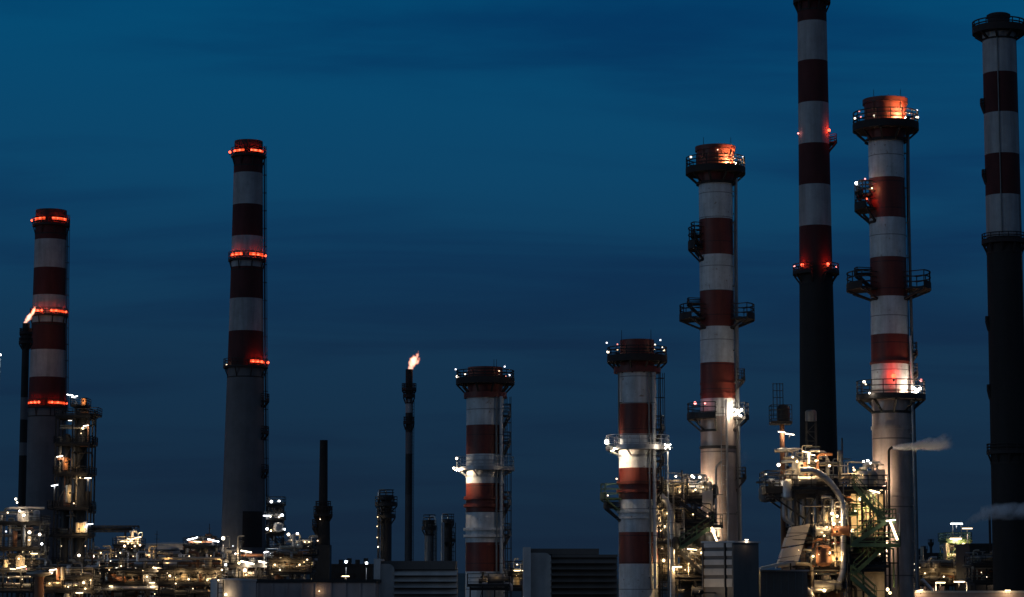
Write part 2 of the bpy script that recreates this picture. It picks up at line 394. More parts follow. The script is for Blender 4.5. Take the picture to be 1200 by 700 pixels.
co.location = (0, 0, HCAM); co.rotation_euler = (PI / 2 + TH, 0, 0); SC.camera = co
SC.view_settings.view_transform = 'Standard'; SC.view_settings.look = 'None'
SC.view_settings.exposure = 0; SC.view_settings.gamma = 1; SC.view_settings.use_curve_mapping = False
SC.render.engine = 'CYCLES'
SC.cycles.use_denoising = True; SC.cycles.use_light_tree = True
SC.cycles.sample_clamp_indirect = 4; SC.cycles.max_bounces = 5; SC.cycles.use_adaptive_sampling = False
SC.cycles.volume_bounces = 4
# ------------------------------------------------------------------ banded chimneys
class Stack:
    def __init__(s, name, label, Y, prof, bands, group=None, cat='chimney', n=56, wall=0.25):
        """prof: [(py, cx, half width in px)] top to bottom; bands: [(py_top, material)]"""
        s.Y = Y
        X = sum(at(cx, py, Y).x for py, cx, w in prof) / len(prof)
        s.c = Vector((X, Y, 0)); s.rz = [(zat(py, Y), w * at(600, py, Y).y and w * (at(601, py, Y).x - at(600, py, Y).x)) for py, cx, w in prof]
        s.top = s.rz[0][0]
        s.t = thing(name, label, cat, (X, Y, 0), group)
        zs = sorted({z for z, r in s.rz} | {zat(py, Y) for py, m in bands} | {0.0}, reverse=True)
        zs = [z for z in zs if z <= s.top]
        names = []
        for py, m in bands:
            if m not in names: names.append(m)
        prof3, mi = [(s.r(s.top) - wall, s.top - 2.0), (s.r(s.top) - wall, s.top)], [0, 0]
        for i, z in enumerate(zs):
            prof3.append((s.r(z), z))
            zm = (z + (zs[i + 1] if i + 1 < len(zs) else 0)) / 2
            cur = bands[0][1]
            for py, m in bands:
                if zat(py, Y) >= zm: cur = m
            mi.append(names.index(cur))
        mb = MB(); mb.lathe(s.c, prof3, n, mi)
        s.shaft = mb.build('shaft', names, s.t)
    def r(s, z):
        a = s.rz
        if z >= a[0][0]: return a[0][1]
        for (z0, r0), (z1, r1) in zip(a, a[1:]):
            if z >= z1: return r0 + (r1 - r0) * (z0 - z) / (z0 - z1)
        (z0, r0), (z1, r1) = a[-2], a[-1]
        return r1 + (r1 - r0) * (z1 - z) / (z0 - z1) if z0 != z1 else r1
    def plat(s, py, hw, a0=0, a1=360, **k):
        z = zat(py, s.Y); return ring_platform(s.t, s.c, s.r(z), hw * mpp(s.Y), z, a0=a0, a1=a1, **k)
    def ringat(s, py, name='stiffener_ring', mat='dark_steel', out=0.12, h=0.22):
        z = zat(py, s.Y); m = MB(); m.ring(s.c, s.r(z) * 0.98, s.r(z) + out, z - h / 2, z + h / 2, 56); return m.build(name, mat, s.t)
    def lampat(s, px, py, R=None, back=False, **k):
        """lamp seen at (px, py), at horizontal distance R px-of-halfwidth from the axis"""
        z = zat(py, s.Y); dx = at(px, py, s.Y).x - s.c.x
        R = max((R or 0) * mpp(s.Y), abs(dx) * 1.0001); dy = math.sqrt(max(R * R - dx * dx, 0))
        return lamp(s.t, (s.c.x + dx, s.Y + (dy if back else -dy), z), **k)
    def riser(s, a, off, r, py0, py1, mat='galv', name='pipe', clamps=True):
        """a pipe up the shaft at azimuth a"""
        v = azv(a); z0, z1 = zat(py1, s.Y), zat(py0, s.Y); m = MB()
        pts = []
        for i in range(7):
            z = z0 + (z1 - z0) * i / 6; q = s.c + v * (s.r(z) + off); pts.append((q.x, q.y, z))
        m.tube(pts, r, 10)
        if clamps:
            z = z0 + 1
            while z < z1:
                q0, q1 = s.c + v * (s.r(z) * .98), s.c + v * (s.r(z) + off); m.bar((q0.x, q0.y, z), (q1.x, q1.y, z), 0.12); z += 3.2
        return m.build(name, mat, s.t)
    def rods(s, xs, h_px, z_px):
        for px in xs:
            z = zat(z_px, s.Y); x = at(px, z_px, s.Y).x; m = MB()
            dx = x - s.c.x; dy = math.sqrt(max(0, (s.r(z) + .1) ** 2 - dx * dx))
            m.cyl((x, s.Y - dy, z - 1.2), (x, s.Y - dy, z + h_px * mpp(s.Y)), 0.045, 0.02, 6); m.build('lightning_rod', 'dark_steel', s.t)

# --- far concrete chimneys with red warning lights
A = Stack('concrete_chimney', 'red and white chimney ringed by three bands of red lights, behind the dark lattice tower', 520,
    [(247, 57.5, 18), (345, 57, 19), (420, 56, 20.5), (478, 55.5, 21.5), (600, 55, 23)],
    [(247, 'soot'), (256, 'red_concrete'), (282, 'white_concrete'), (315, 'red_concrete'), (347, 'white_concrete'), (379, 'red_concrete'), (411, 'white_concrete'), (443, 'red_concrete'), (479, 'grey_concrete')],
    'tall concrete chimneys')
def red_ring(S, py, xs, R, deck, hw, strong='lamp_red', r=0.42):
    S.plat(deck, hw, h=1.6, t=0.09, drop=2.0, mat='soot', n=36, nb=8)
    for px in xs: S.lampat(px, py, R, r=r, mat=strong, name='warning_light')  # extra lamps between the bright spots are added to spread the glow
    z = zat(py, S.Y); rr = S.r(z)
    for s0, s1 in ARCS:      # glowing strips added for the lamps' blurred red glow along the shell
        m = MB(); m.ring(S.c, rr + .05, rr + .16, z - .33, z + .33, 14, s0, s1); h = m.build('glow_strip', 'dark_steel', S.t)
        m = MB(); m.ring(S.c, rr + .161, rr + .22, z - .26, z + .26, 14, s0 + 2, s1 - 2); m.build('strip_glow', 'red_glow', h)
ARCS = ((-74, -8), (12, 80))
red_ring(A, 258.5, (37.5, 44, 50, 66, 71, 77), 19.3, 265, 21.5)
red_ring(A, 366, (43, 48, 53, 64, 69, 78), 21, 371, 22)
red_ring(A, 473, (40, 45, 50, 65, 71, 78), 23, 478, 24)
ladder(A.t, A.c, A.r, 84, 4, A.top - 1, 'soot', cage=True, t=0.1, off=0.3, rung=1.2)
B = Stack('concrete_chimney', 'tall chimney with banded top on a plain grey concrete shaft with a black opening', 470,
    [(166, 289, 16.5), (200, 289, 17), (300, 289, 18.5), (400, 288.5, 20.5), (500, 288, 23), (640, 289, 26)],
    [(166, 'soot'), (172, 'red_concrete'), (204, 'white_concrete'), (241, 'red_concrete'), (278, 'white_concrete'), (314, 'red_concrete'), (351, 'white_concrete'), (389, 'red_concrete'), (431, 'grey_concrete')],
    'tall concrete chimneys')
red_ring(B, 178.5, (269.5, 277, 283, 297, 301, 306), 18, 184, 20.5)
red_ring(B, 300, (274, 279, 284, 299, 304, 311), 20, 306, 22)
ARCS = ((18, 84),)
red_ring(B, 425, (299, 304, 308, 314), 23, 431, 26)
B.lampat(267, 429, 24, r=0.25, mat='lamp_dim', name='warning_light')
ladder(B.t, B.c, B.r, 84, 4, B.top - 1, 'soot', t=0.1, off=0.3, rung=1.2)
for py in (470, 508, 553):      # rest landings on the ladder
    B.plat(py, 28, a0=62, a1=98, h=1.3, t=0.1, mat='soot')
# black flue opening at the foot
zt, zb = zat(600, 470), zat(642, 470); xl, xr = at(287, 620, 470).x, at(308, 620, 470).x
m = MB(); r = B.r((zt + zb) / 2)
a0, a1 = math.degrees(math.asin((xl - B.c.x) / r)), math.degrees(math.asin((xr - B.c.x) / r))
m.lathe(B.c, [(r * 0.97, zb), (r * 1.035, zb), (r * 1.02, zt), (r * 0.97, zt)], 16, a0=a0, a1=a1, close=True); m.build('flue_opening', 'soot', B.t)

# --- concrete chimneys on the right
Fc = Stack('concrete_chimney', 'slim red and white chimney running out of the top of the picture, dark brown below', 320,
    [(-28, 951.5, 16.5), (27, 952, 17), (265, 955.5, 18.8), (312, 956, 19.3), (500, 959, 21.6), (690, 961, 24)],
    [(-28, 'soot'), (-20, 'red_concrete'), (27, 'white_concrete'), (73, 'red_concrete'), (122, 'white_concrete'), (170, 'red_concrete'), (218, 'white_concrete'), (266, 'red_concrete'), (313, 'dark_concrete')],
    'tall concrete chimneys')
Fc.plat(3, 22, mat='soot', h=1.4, t=0.1)
Fc.plat(167, 27, a0=72, a1=125, mat='soot', h=1.0, t=0.08)
Fc.lampat(934.5, 158, 21, r=0.2, mat='lamp_pink', name='warning_light'); Fc.lampat(970, 155, 20, r=0.34, mat='lamp_red', name='warning_light')
Fc.plat(321, 27, a0=20, a1=160, mat='soot', h=1.2, t=0.09); Fc.plat(321, 27, a0=-160, a1=-20, mat='soot', h=1.2, t=0.09)
for px, rr in ((931, .2), (938.5, .36), (967.5, .4), (980, .2)): Fc.lampat(px, 312.5, 22, r=rr, mat='lamp_red' if rr > .3 else 'lamp_pink', name='warning_light')
ladder(Fc.t, Fc.c, Fc.r, 150, 4, Fc.top, 'soot', t=0.1)
I = Stack('concrete_chimney', 'chimney at the right edge with a dark knob cap, white and dark red bands', 300,
    [(40, 1174.5, 19.3), (278, 1177.5, 20.3), (500, 1180.5, 21.5), (690, 1183.5, 22.5)],
    [(40, 'white_concrete'), (87, 'red_concrete'), (134, 'white_concrete'), (182, 'red_concrete'), (230, 'white_concrete'), (279, 'dark_concrete')],
    'tall concrete chimneys')
zc = I.top; k = mpp(300)
m = MB(); m.lathe(I.c, [(12.5 * k, zc - 1), (13 * k, zc + 2.0), (14 * k, zc + 2.1), (14 * k, zc + 2.45), (11.5 * k, zc + 2.6), (11.5 * k, zc + 1.0)], 40); m.build('flue_cap', 'soot', I.t)
I.plat(38.5, 31, mat='soot', h=1.35, t=0.12, drop=1.0, toe=0.7)
I.plat(285, 26, mat='soot', h=1.1, t=0.09); I.plat(531, 26, a0=-120, a1=60, mat='soot', h=1.1, t=0.09)
for py in (120, 203, 375, 455): I.plat(py, 24, a0=-105, a1=-82, mat='soot', h=0.4, t=0.1)
I.riser(-18, 0.12, 0.07, 42, 276, 'grey_steel', 'cable_duct'); I.riser(55, 0.1, 0.07, 230, 500, 'grey_steel', 'cable_duct')
ladder(I.t, I.c, I.r, 125, 3, I.top, 'soot', t=0.1)

# --- steel stacks in front
def low_stack(label, Y, cx, hw, top, bands, cap, px_lamps, rods, plat_py, ring_py, ring_hw, ring_lamps, rings):
    S = Stack('steel_stack', label, Y, [(top, cx, hw), (700, cx, hw)], bands, 'steel stacks')
    return S
RW = lambda ys, first='red': [(y, 'red' if (i % 2 == 0) == (first == 'red') else 'white') for i, y in enumerate(ys)]
# lower stack by the flare
C = Stack('steel_stack', 'short steel stack with pale floodlit ring walkway, nearest to the thin lone flare', 230,
    [(431, 568.5, 20.5), (463, 568.5, 20.5), (464.5, 568.5, 22), (700, 568.8, 23)],
    RW((431, 465, 499, 533, 567, 601, 636, 670)), 'short steel stacks')
zk = mpp(230)
m = MB(); z = zat(463, 230); m.ring(C.c, 20 * zk, 25 * zk, z - 0.35, z + 0.2); m.build('collar', 'red', C.t)
C.plat(449, 34, h=1.15, mat='soot', t=0.07, toe=.45, rails=4)
C.rods((579, 582), 8, 431)
for px, py, rr, mt in ((536, 442, .26, 'spark_white'), (534, 433, .17, 'spark_cool'), (545.5, 441, .15, 'spark_white'), (585, 437, .16, 'spark_warm'), (591.5, 432, .17, 'spark_cool'), (597, 441.5, .2, 'spark_cool'), (585, 441, .1, 'spark_warm'), (593, 443, .1, 'spark_pink')):
    C.lampat(px, py, 33 if abs(px - 568) > 22 else 25, r=rr * .8, mat=mt)
C.plat(550, 34, h=1.15, mat='galv', t=0.05, toe=0.2, drop=.7, nb=8)
C.lampat(535.5, 538, 34, r=.2, mat='lamp_white'); C.lampat(532, 549, 36.5, r=.2, mat='lamp_white')
for py in (584, 593): C.ringat(py, mat='red', out=.22, h=.3)
for py in (620.5, 628.5): C.ringat(py, mat='white', out=.22, h=.26)
C.riser(47, 0.28, 0.17, 466, 690, 'white'); C.riser(33, 0.2, 0.09, 466, 690, 'grey_steel')
ladder(C.t, C.c, C.r, 68, 1, zat(466, 230), 'dark_steel')
for py in (487, 519, 590, 626): C.plat(py, 30, a0=66, a1=104, h=1.0, mat='grey_steel')
# its floodlit neighbour
D = Stack('steel_stack', 'short steel stack with orange glare under its ring walkway, beside the stairs and lamp mast', 222,
    [(399, 747, 20), (432, 747, 20), (433, 747, 22), (700, 747.5, 23.2)],
    RW((399, 437, 474, 511, 549, 586, 624, 661)), 'short steel stacks')
zk = mpp(222)
m = MB(); z = zat(434, 222); m.ring(D.c, 20 * zk, 27.5 * zk, z - 0.28, z + 0.28); m.build('collar', 'red', D.t)
D.plat(423, 35, h=1.2, mat='soot', t=0.07, toe=.45, rails=4)
D.rods((728, 762), 11, 399)
for px, py, rr, mt in ((711, 402, .17, 'spark_cool'), (712.5, 412.5, .26, 'spark_white'), (723, 405, .14, 'spark_pink'), (723, 411, .16, 'spark_warm'), (766.5, 406, .15, 'spark_white'), (766, 411, .12, 'spark_warm'), (772.5, 401, .17, 'spark_cool'), (777, 412, .19, 'spark_warm'), (775, 409, .1, 'spark_white')):
    D.lampat(px, py, 34 if abs(px - 747) > 25 else 27, r=rr * .8, mat=mt)
D.plat(526, 37, h=1.2, mat='galv', t=0.05, drop=.7, nb=8)
D.lampat(710.5, 518.5, 37, r=.3, mat='lamp_burst')
for py in (566, 576): D.ringat(py, mat='red', out=.2, h=.3)
for py in (600, 607): D.ringat(py, mat='white', out=.2, h=.22)
D.riser(44, 0.28, 0.17, 438, 690, 'white'); D.riser(30, 0.2, 0.08, 438, 690, 'grey_steel'); D.riser(-60, 0.3, 0.08, 438, 526, 'grey_steel')
ladder(D.t, D.c, D.r, 70, 1, zat(438, 222), 'dark_steel')
for py in (503, 540, 575): D.plat(py, 31, a0=62, a1=108, h=1.2, mat='dark_steel')
# side balcony on its left with a lamp
D.plat(584, 44, a0=-118, a1=-62, h=1.3, mat='green_steel', toe=0.5); D.plat(594, 40, a0=-112, a1=-68, h=0.4, mat='dark_steel')
D.lampat(722, 562, 29, r=.14, mat='lamp_dim'); D.lampat(712, 581, 36, r=.13, mat='lamp_dim')

def tall_stack(label, Y, prof, bands):
    return Stack('steel_stack', label, Y, prof, bands, 'tall steel stacks')
E = tall_stack('tall steel stack with orange lit crown, rising behind the white louvred cabinet', 236,
    [(174, 836, 22), (203, 836, 22), (214, 838, 19.7), (420, 841.5, 20), (620, 845, 21.5), (700, 846, 21.5)],
    [(174, 'red'), (216, 'white'), (258, 'red'), (300, 'white'), (342, 'red'), (384, 'white'), (426, 'red'), (468, 'white'), (489, 'steel_shell')])
H = tall_stack('tall steel stack with orange crown, white lamp on a side balcony, steam past its foot', 215,
    [(119, 1036, 24.5), (150, 1036, 24.5), (165, 1038.5, 20.5), (370, 1043, 21.5), (560, 1047, 23), (700, 1049, 23)],
    [(119, 'red'), (165, 'white'), (210, 'red'), (257, 'white'), (303, 'red'), (349, 'white'), (393, 'red'), (426, 'white'), (457, 'steel_shell')])
for S, pp, dk, hw, rp in ((E, 174, 203, 35, (823, 855)), (H, 119, 152, 38.5, (1021, 1052))):
    S.plat(dk, hw, h=1.5, mat='soot', t=0.075, drop=1.1, toe=.5, rails=4)
    S.rods(rp, 10, pp)
    m = MB(); z = zat(pp + 1.5, S.Y); m.ring(S.c, S.r(z) - .1, S.r(z) + .14, z - .2, z + .25); m.build('rim', 'red', S.t)
# crown floodlights: hoods face the shell from the walkway
for S, az, py in ((E, 46, 195), (H, 34, 144)):
    v = azv(az) * (S.r(zat(py, S.Y)) + 0.85); z = zat(py, S.Y)
    lamp(S.t, (S.c.x + v.x, S.c.y + v.y, z), r=.26, mat='lamp_strong', kind='flood', aim=az + 180, tilt=38)
for px, py, rr, mt in ((808.5, 187, .2, 'spark_white'), (839, 180, .12, 'lamp_dim'), (858, 187, .17, 'spark_warm'), (869, 186, .17, 'spark_cool'), (859, 192, .15, 'spark_warm'), (866, 190, .14, 'spark_pink')):
    E.lampat(px, py, 34 if abs(px - 838) > 22 else 24, r=rr * .8, mat=mt)
for px, py, rr, mt in ((1001, 140, .19, 'spark_white'), (1004.5, 134, .14, 'spark_pink'), (1006, 141, .14, 'spark_pink'), (1020.5, 141, .18, 'spark_white'), (1058.5, 141, .17, 'spark_white'), (1063, 136, .13, 'lamp_dim'), (1072.5, 132, .17, 'spark_cool'), (1074, 139, .24, 'spark_white'), (1071, 141, .15, 'spark_white')):
    H.lampat(px, py, 37.5 if abs(px - 1039) > 25 else 31, r=rr * .8, mat=mt)
# left balconies
E.plat(291, 33, a0=-135, a1=-55, h=2.0, mat='soot', t=0.08, toe=0.6); E.plat(276, 30, a0=-125, a1=-65, h=1.2, mat='soot', t=0.08)
H.plat(245, 38, a0=-140, a1=-50, h=2.3, mat='soot', t=0.08, toe=0.5); H.plat(229, 36, a0=-125, a1=-62, h=1.2, mat='soot', t=0.08)
H.lampat(1002.5, 216.5, 38, r=.26, mat='lamp_cool'); H.lampat(1011, 213, 34, r=.12, mat='lamp_pink'); H.lampat(1019, 224, 28, r=.12, mat='lamp_amber') ; H.lampat(1013, 236, 32, r=.14, mat='lamp_red')
# mid walkways
for S, py, hw, hh in ((E, 374, 44, 1.35), (H, 339, 49, 1.45)):
    for s0, s1 in ((-128, -48), (48, 128)): S.plat(py, hw, a0=s0, a1=s1, h=hh, mat='soot', t=0.08, toe=0.45, drop=1.0)
    S.plat(py - 18, hw - 9, a0=-105, a1=-75, h=.5, mat='soot', t=0.07)
# lower balconies with the brightest lamps
E.plat(490, 36, a0=-150, a1=-10, h=1.4, mat='dark_steel', t=0.07, toe=.4); E.plat(490, 36, a0=55, a1=150, h=1.4, mat='dark_steel', t=0.07)
H.plat(467, 40, a0=-150, a1=150, h=1.5, mat='dark_steel', t=0.07, toe=.3)
for dx, dy, rr in ((0, 0, .34), (5, -3, .18), (-3, 3, .18), (4, 4, .16), (-4, -3, .15)):  # small lamps round the main one are added to imitate its glare
    E.lampat(862 + dx, 485 + dy, 33, r=rr, mat='lamp_burst'); H.lampat(1070 + dx, 460 + dy, 36, r=rr, mat='lamp_burst')
E.lampat(813, 474, 34, r=.26, mat='lamp_pink', name='warning_light'); E.lampat(824.5, 474.5, 27, r=.15, mat='lamp_pink', name='warning_light')
H.lampat(1043, 443, 27, r=.34, mat='lamp_red', name='warning_light'); H.lampat(1077, 447, 36, r=.2, mat='lamp_pink', name='warning_light')
H.lampat(1010, 449, 38, r=.2, mat='lamp_white'); H.lampat(1012, 452, 36, r=.12, mat='lamp_dim')
lamp(H.t, H.c + Vector((-2.3, -2.5, zat(470, 215) + 0.5)), r=.1, mat='lamp_burst')
for py in (502, 580): H.ringat(py, mat='steel_shell', out=.1, h=.3)
H.ringat(426, mat='red', out=.12, h=.25); E.ringat(525, mat='dark_steel', out=.1, h=.3)
for py in (450, 462): E.ringat(py, mat='red', out=.06, h=.16)
E.riser(80, 0.3, 0.14, 210, 690, 'galv'); E.riser(64, 0.25, 0.08, 260, 690, 'grey_steel'); E.riser(20, 0.25, 0.12, 470, 690, 'galv')
H.riser(80, 0.3, 0.14, 160, 690, 'grey_steel'); H.riser(60, 0.3, 0.12, 395, 690, 'galv')
ladder(E.t, E.c, E.r, 132, 1, zat(205, 236), 'soot'); ladder(H.t, H.c, H.r, 132, 1, zat(153, 215), 'soot')
ladder(E.t, E.c, E.r, 10, zat(640, 236), zat(490, 236), 'galv', cage=False, off=.3)
for S, ys in ((E, (445, 560)), (H, (415, 440))):
    for py in ys: S.plat(py, 32, a0=72, a1=112, h=1.0, mat='soot')

# --- flare stacks
def flare(label, Y, prof, collars, flame_px, light_bands, flame_seed, flame_lean, group='flare stacks'):
    S = Stack('flare_stack', label, Y, prof, light_bands, group, cat='flare stack', n=20, wall=0.1)
    for py, hw in collars:
        S.plat(py, hw, h=1.2, mat='soot', t=0.1, n=24, nb=6)
    return S
def flame(label, base, tip, r0, r1, dens, scale, mat):
    """burning gas as a glowing volume round the line from base to tip: hot inside, orange and torn at the rim"""
    base, tip = Vector(base), Vector(tip); d = tip - base; L_ = d.length
    m, nt, N, L = new_mat(mat); out = N.new('ShaderNodeOutputMaterial'); v = N.new('ShaderNodeVolumePrincipled'); L.new(v.outputs[0], out.inputs['Volume']); v.inputs['Density'].default_value = 0.0004
    def M(op, a, b=None, c=None):
        n = N.new('ShaderNodeMath'); n.operation = op
        for i_, q in enumerate((a, b, c)):
            if q is None: continue
            if isinstance(q, (int, float)): n.inputs[i_].default_value = q
            else: L.new(q, n.inputs[i_])
        return n.outputs[0]
    tc = N.new('ShaderNodeTexCoord'); sx = N.new('ShaderNodeSeparateXYZ'); L.new(tc.outputs['Object'], sx.inputs[0])
    n1 = N.new('ShaderNodeTexNoise'); n1.inputs['Scale'].default_value = scale * .6; n1.inputs['Detail'].default_value = 2; L.new(tc.outputs['Object'], n1.inputs['Vector'])
    x = M('DIVIDE', sx.outputs[0], L_); R = M('MULTIPLY_ADD', x, r1 - r0, r0)
    off = M('MULTIPLY', M('SUBTRACT', n1.outputs[0], .5), M('MULTIPLY', R, 2.0))
    rho = M('DIVIDE', M('SQRT', M('ADD', M('POWER', M('ADD', sx.outputs[2], off), 2), M('POWER', sx.outputs[1], 2))), R)
    n2 = N.new('ShaderNodeTexNoise'); n2.inputs['Scale'].default_value = scale; n2.inputs['Detail'].default_value = 4; n2.inputs['Distortion'].default_value = .6; L.new(tc.outputs['Object'], n2.inputs['Vector'])
    core = M('SUBTRACT', M('ADD', M('SUBTRACT', 1.0, rho), M('MULTIPLY', M('SUBTRACT', n2.outputs[0], .5), 1.5)), M('MULTIPLY', M('POWER', x, 3), .9))
    rp = N.new('ShaderNodeValToRGB'); L.new(core, rp.inputs[0]); e = rp.color_ramp.elements
    e[0].position = 0.05; e[0].color = (.9, .16, .05, 1); e[1].position = .6; e[1].color = (1, .62, .42, 1)
    L.new(rp.outputs[0], v.inputs['Emission Color'])
    st = N.new('ShaderNodeMapRange'); st.interpolation_type = 'SMOOTHSTEP'; st.inputs[1].default_value = .06; st.inputs[2].default_value = .4; st.inputs[4].default_value = dens; L.new(core, st.inputs[0])
    L.new(st.outputs[0], v.inputs['Emission Strength']); MATS[mat] = m
    mb = MB(); n = 18; vs = []
    for k in range(11):
        xx = L_ * (k / 10 * 1.08 - .02); rr = (r0 + (r1 - r0) * k / 10) * 1.5
        vs += [(xx, rr * math.cos(2 * PI * a / n), rr * math.sin(2 * PI * a / n)) for a in range(n)]
    mb.add(vs, [(k * n + a, k * n + (a + 1) % n, (k + 1) * n + (a + 1) % n, (k + 1) * n + a) for k in range(10) for a in range(n)] + [tuple(range(n)), tuple(range(11 * n - 1, 10 * n - 1, -1))], True)
    o = mb.build('flame', mat, None, (0, 0, 0)); o.location = base; o.rotation_euler = (0, -math.atan2(d.z, d.x), 0)
    tag(o, label, 'flame', 'flames on the flares')
    lo = bpy.data.objects.new('flame_light', light_data((1.0, .5, .22), 900, .5)); COL.objects.link(lo); lo.parent = o; lo.location = (L_ * .45, 0, 0)
    return o
fa = Stack('flare_stack', 'dark flare stack with faint light bands close beside the red lit chimney', 500, [(379, 29.5, 4.2), (392, 29, 4.2), (600, 28, 4.6)],
    [(379, 'soot'), (430, 'dark_concrete'), (466, 'grey_concrete'), (492, 'dark_concrete'), (519, 'grey_concrete'), (534, 'dark_concrete')], 'flare stacks', 'flare stack', 20, .1)
for py, hw in ((391, 7.5), (396, 5.8), (402, 8)): fa.plat(py, hw, h=1.0, mat='soot', t=0.12, n=24, nb=6)
flame('yellow flame blowing right from the flare beside the red lit chimney', at(28.5, 380, 500), at(43, 359, 500), .35, 1.0, 2.6, .9, 'yellow_fire')
fb = Stack('flare_stack', 'thin banded flare stack standing alone against the sky, flame at its tip', 480, [(433, 479.5, 4.2), (468, 479.3, 4.2), (520, 478.8, 3.9), (700, 478.5, 4.3)],
    [(433, 'soot'), (468, 'white_concrete'), (484, 'dark_steel'), (507, 'grey_concrete'), (532, 'dark_steel'), (580, 'dark_metal')], 'flare stacks', 'flare stack', 20, .1)
for py, hw in ((457, 8.5), (465, 7), (496, 6.5)): fb.plat(py, hw, h=1.2, mat='soot', t=0.12, n=24, nb=6)
ladder(fb.t, fb.c, fb.r, 60, 3, zat(470, 480), 'soot', cage=False, t=0.1)
flame('pale pink ragged flame on the tip of the thin lone flare', at(480, 434, 480), at(489.5, 412, 480), .45, 1.6, 1.9, .75, 'pink_fire')
# --- slim dark stack right of the tall grey concrete chimney
G = Stack('slim_stack', 'slim unlit dark stack on a thick collared base, right of the grey concrete chimney', 420, [(516, 380, 4.6), (590, 379.5, 5.2), (606, 378.5, 6.5), (612, 378, 8), (655, 377.5, 9)],
    [(516, 'dark_concrete')], 'slim dark stacks', 'chimney', 24)
G.plat(604, 11, mat='soot', h=1.5, t=0.12, n=24); G.plat(596, 9, mat='soot', h=1.2, t=0.12, n=24); G.plat(618, 12.5, a0=-130, a1=-50, mat='soot', h=1.3, t=0.12)
G.lampat(376, 609, 10, r=.16, mat='lamp_dim'); G.lampat(373, 634, 10, r=.2, mat='lamp_dim')
m = MB(); b0 = at(377, 640, 420); m.box((b0.x, 420, zat(655, 420) / 2 + 1.2), (21 * mpp(420), 4, zat(655, 420) + 2.4)); m.build('foot_housing', 'dark_steel', G.t)

for S, py, az, rr in ((C, 556, -62, .22), (D, 533, -52, .3)):
    v = azv(az) * (S.r(zat(py, S.Y)) + 1.25); lamp(S.t, (S.c.x + v.x, S.c.y + v.y, zat(py, S.Y) + .35), r=rr, mat='lamp_wash', kind='flood', aim=az + 180 - 8, tilt=-42)

# floodlights on the plant decks washing the metal feet of the tall stacks
for S, px, py, dy in ((E, 816, 575, 2.2), (H, 1018, 566, 2.4), (H, 1024, 640, 2.0), (E, 826, 625, 2.4)):
    p = at(px, py, S.Y - dy); az = math.degrees(math.atan2(S.c.x - p.x, -(S.c.y - p.y)))
    h_ = lamp(S.t, p, r=.3, mat='lamp_wash', kind='flood', aim=az, tilt=35)
    m = MB(); m.bar(p + Vector((0, .12, -.4)), Vector((S.c.x, S.c.y, p.z - .4)), .1); m.build('lamp_bracket', 'dark_steel', S.t)
# ------------------------------------------------------------------ process plant builders
def lamps(t, items, Y, mdef='lamp_warm'):
    """items: (px, py, r, kind, material, dy in m towards the viewer, aim, tilt)"""
    for k_, it in enumerate(items):
        px, py, r = it[:3]; kind = it[3] if len(it) > 3 and it[3] else 'bulb'; mt = it[4] if len(it) > 4 and it[4] else mdef
        dy = it[5] if len(it) > 5 else 0.0
        p = at(px, py, Y - dy)
        if kind == 'bulb' and mt == 'lamp_amber' and k_ % 2: kind, it = 'flood', (*it[:3], '', '', 0, 180 + (k_ * 37) % 50 - 25)    # hooded, shining into the plant
        lamp(t, p, r=r, mat=mt, kind=kind, aim=it[6] if len(it) > 6 else 0, tilt=it[7] if len(it) > 7 else 0)
def steel_frame(name, label, cat, x0, x1, ys, Y, dep, mat='dark_steel', bay=3.2, brace=0.5, group=None, seed=1, w=0.2, rail=True, rt=0.07, h=1.15, overhang=0.3, down=0.0):
    """an open steel frame on columns with a grating deck and railing at each level of ys"""
    q = random.Random(seed); X0, X1 = at(x0, ys[-1], Y).x, at(x1, ys[-1], Y).x; W = X1 - X0
    t = thing(name, label, cat, ((X0 + X1) / 2, Y, down), group)
    zs = [zat(y, Y) for y in ys]; n = max(1, round(W / bay)); nd = max(1, round(dep / 4))
    m = MB(); lv = sorted(zs) ; top = lv[-1]
    for i in range(n + 1):
        for j in range(nd + 1):
            m.bar((X0 + W * i / n, Y - dep / 2 + dep * j / nd, down), (X0 + W * i / n, Y - dep / 2 + dep * j / nd, top - 0.02), w)
    low = [down] + lv
    for k, z in enumerate(lv):
        for j in range(nd + 1):
            y = Y - dep / 2 + dep * j / nd; m.bar((X0, y, z - 0.25), (X1, y, z - 0.25), w * 0.9, 0.3)
        for i in range(n + 1): m.bar((X0 + W * i / n, Y - dep / 2, z - 0.27), (X0 + W * i / n, Y + dep / 2, z - 0.27), w * 0.8, 0.26)
        for i in range(n):
            if q.random() < brace and z - low[k] > 1.5:
                a, b = (i, i + 1) if q.random() < 0.5 else (i + 1, i)
                m.bar((X0 + W * a / n, Y - dep / 2, low[k]), (X0 + W * b / n, Y - dep / 2, z - 0.3), w * 0.55)
    m.build('frame', mat, t)
    for z in zs:
        d = MB(); d.box(((X0 + X1) / 2, Y, z - 0.04), (W + 2 * overhang, dep + 2 * overhang, 0.08))
        dk = d.build('deck', mat, t)
        if rail:
            r = MB(); xa, xb, ya, yb = X0 - overhang + .05, X1 + overhang - .05, Y - dep / 2 - overhang + .05, Y + dep / 2 + overhang - .05
            for p, e in (((xa, ya), (xb, ya)), ((xb, ya), (xb, yb)), ((xb, yb), (xa, yb)), ((xa, yb), (xa, ya))): straight_rail(r, (*p, z), (*e, z), h, rt)
            r.build('railing', mat, dk)
    t['_b'] = (X0, X1, dep)
    return t, X0, X1, zs
PIPEM = ['silver', 'galv', 'grey_steel', 'beige', 'beige', 'dark_steel', 'rusty', 'silver']
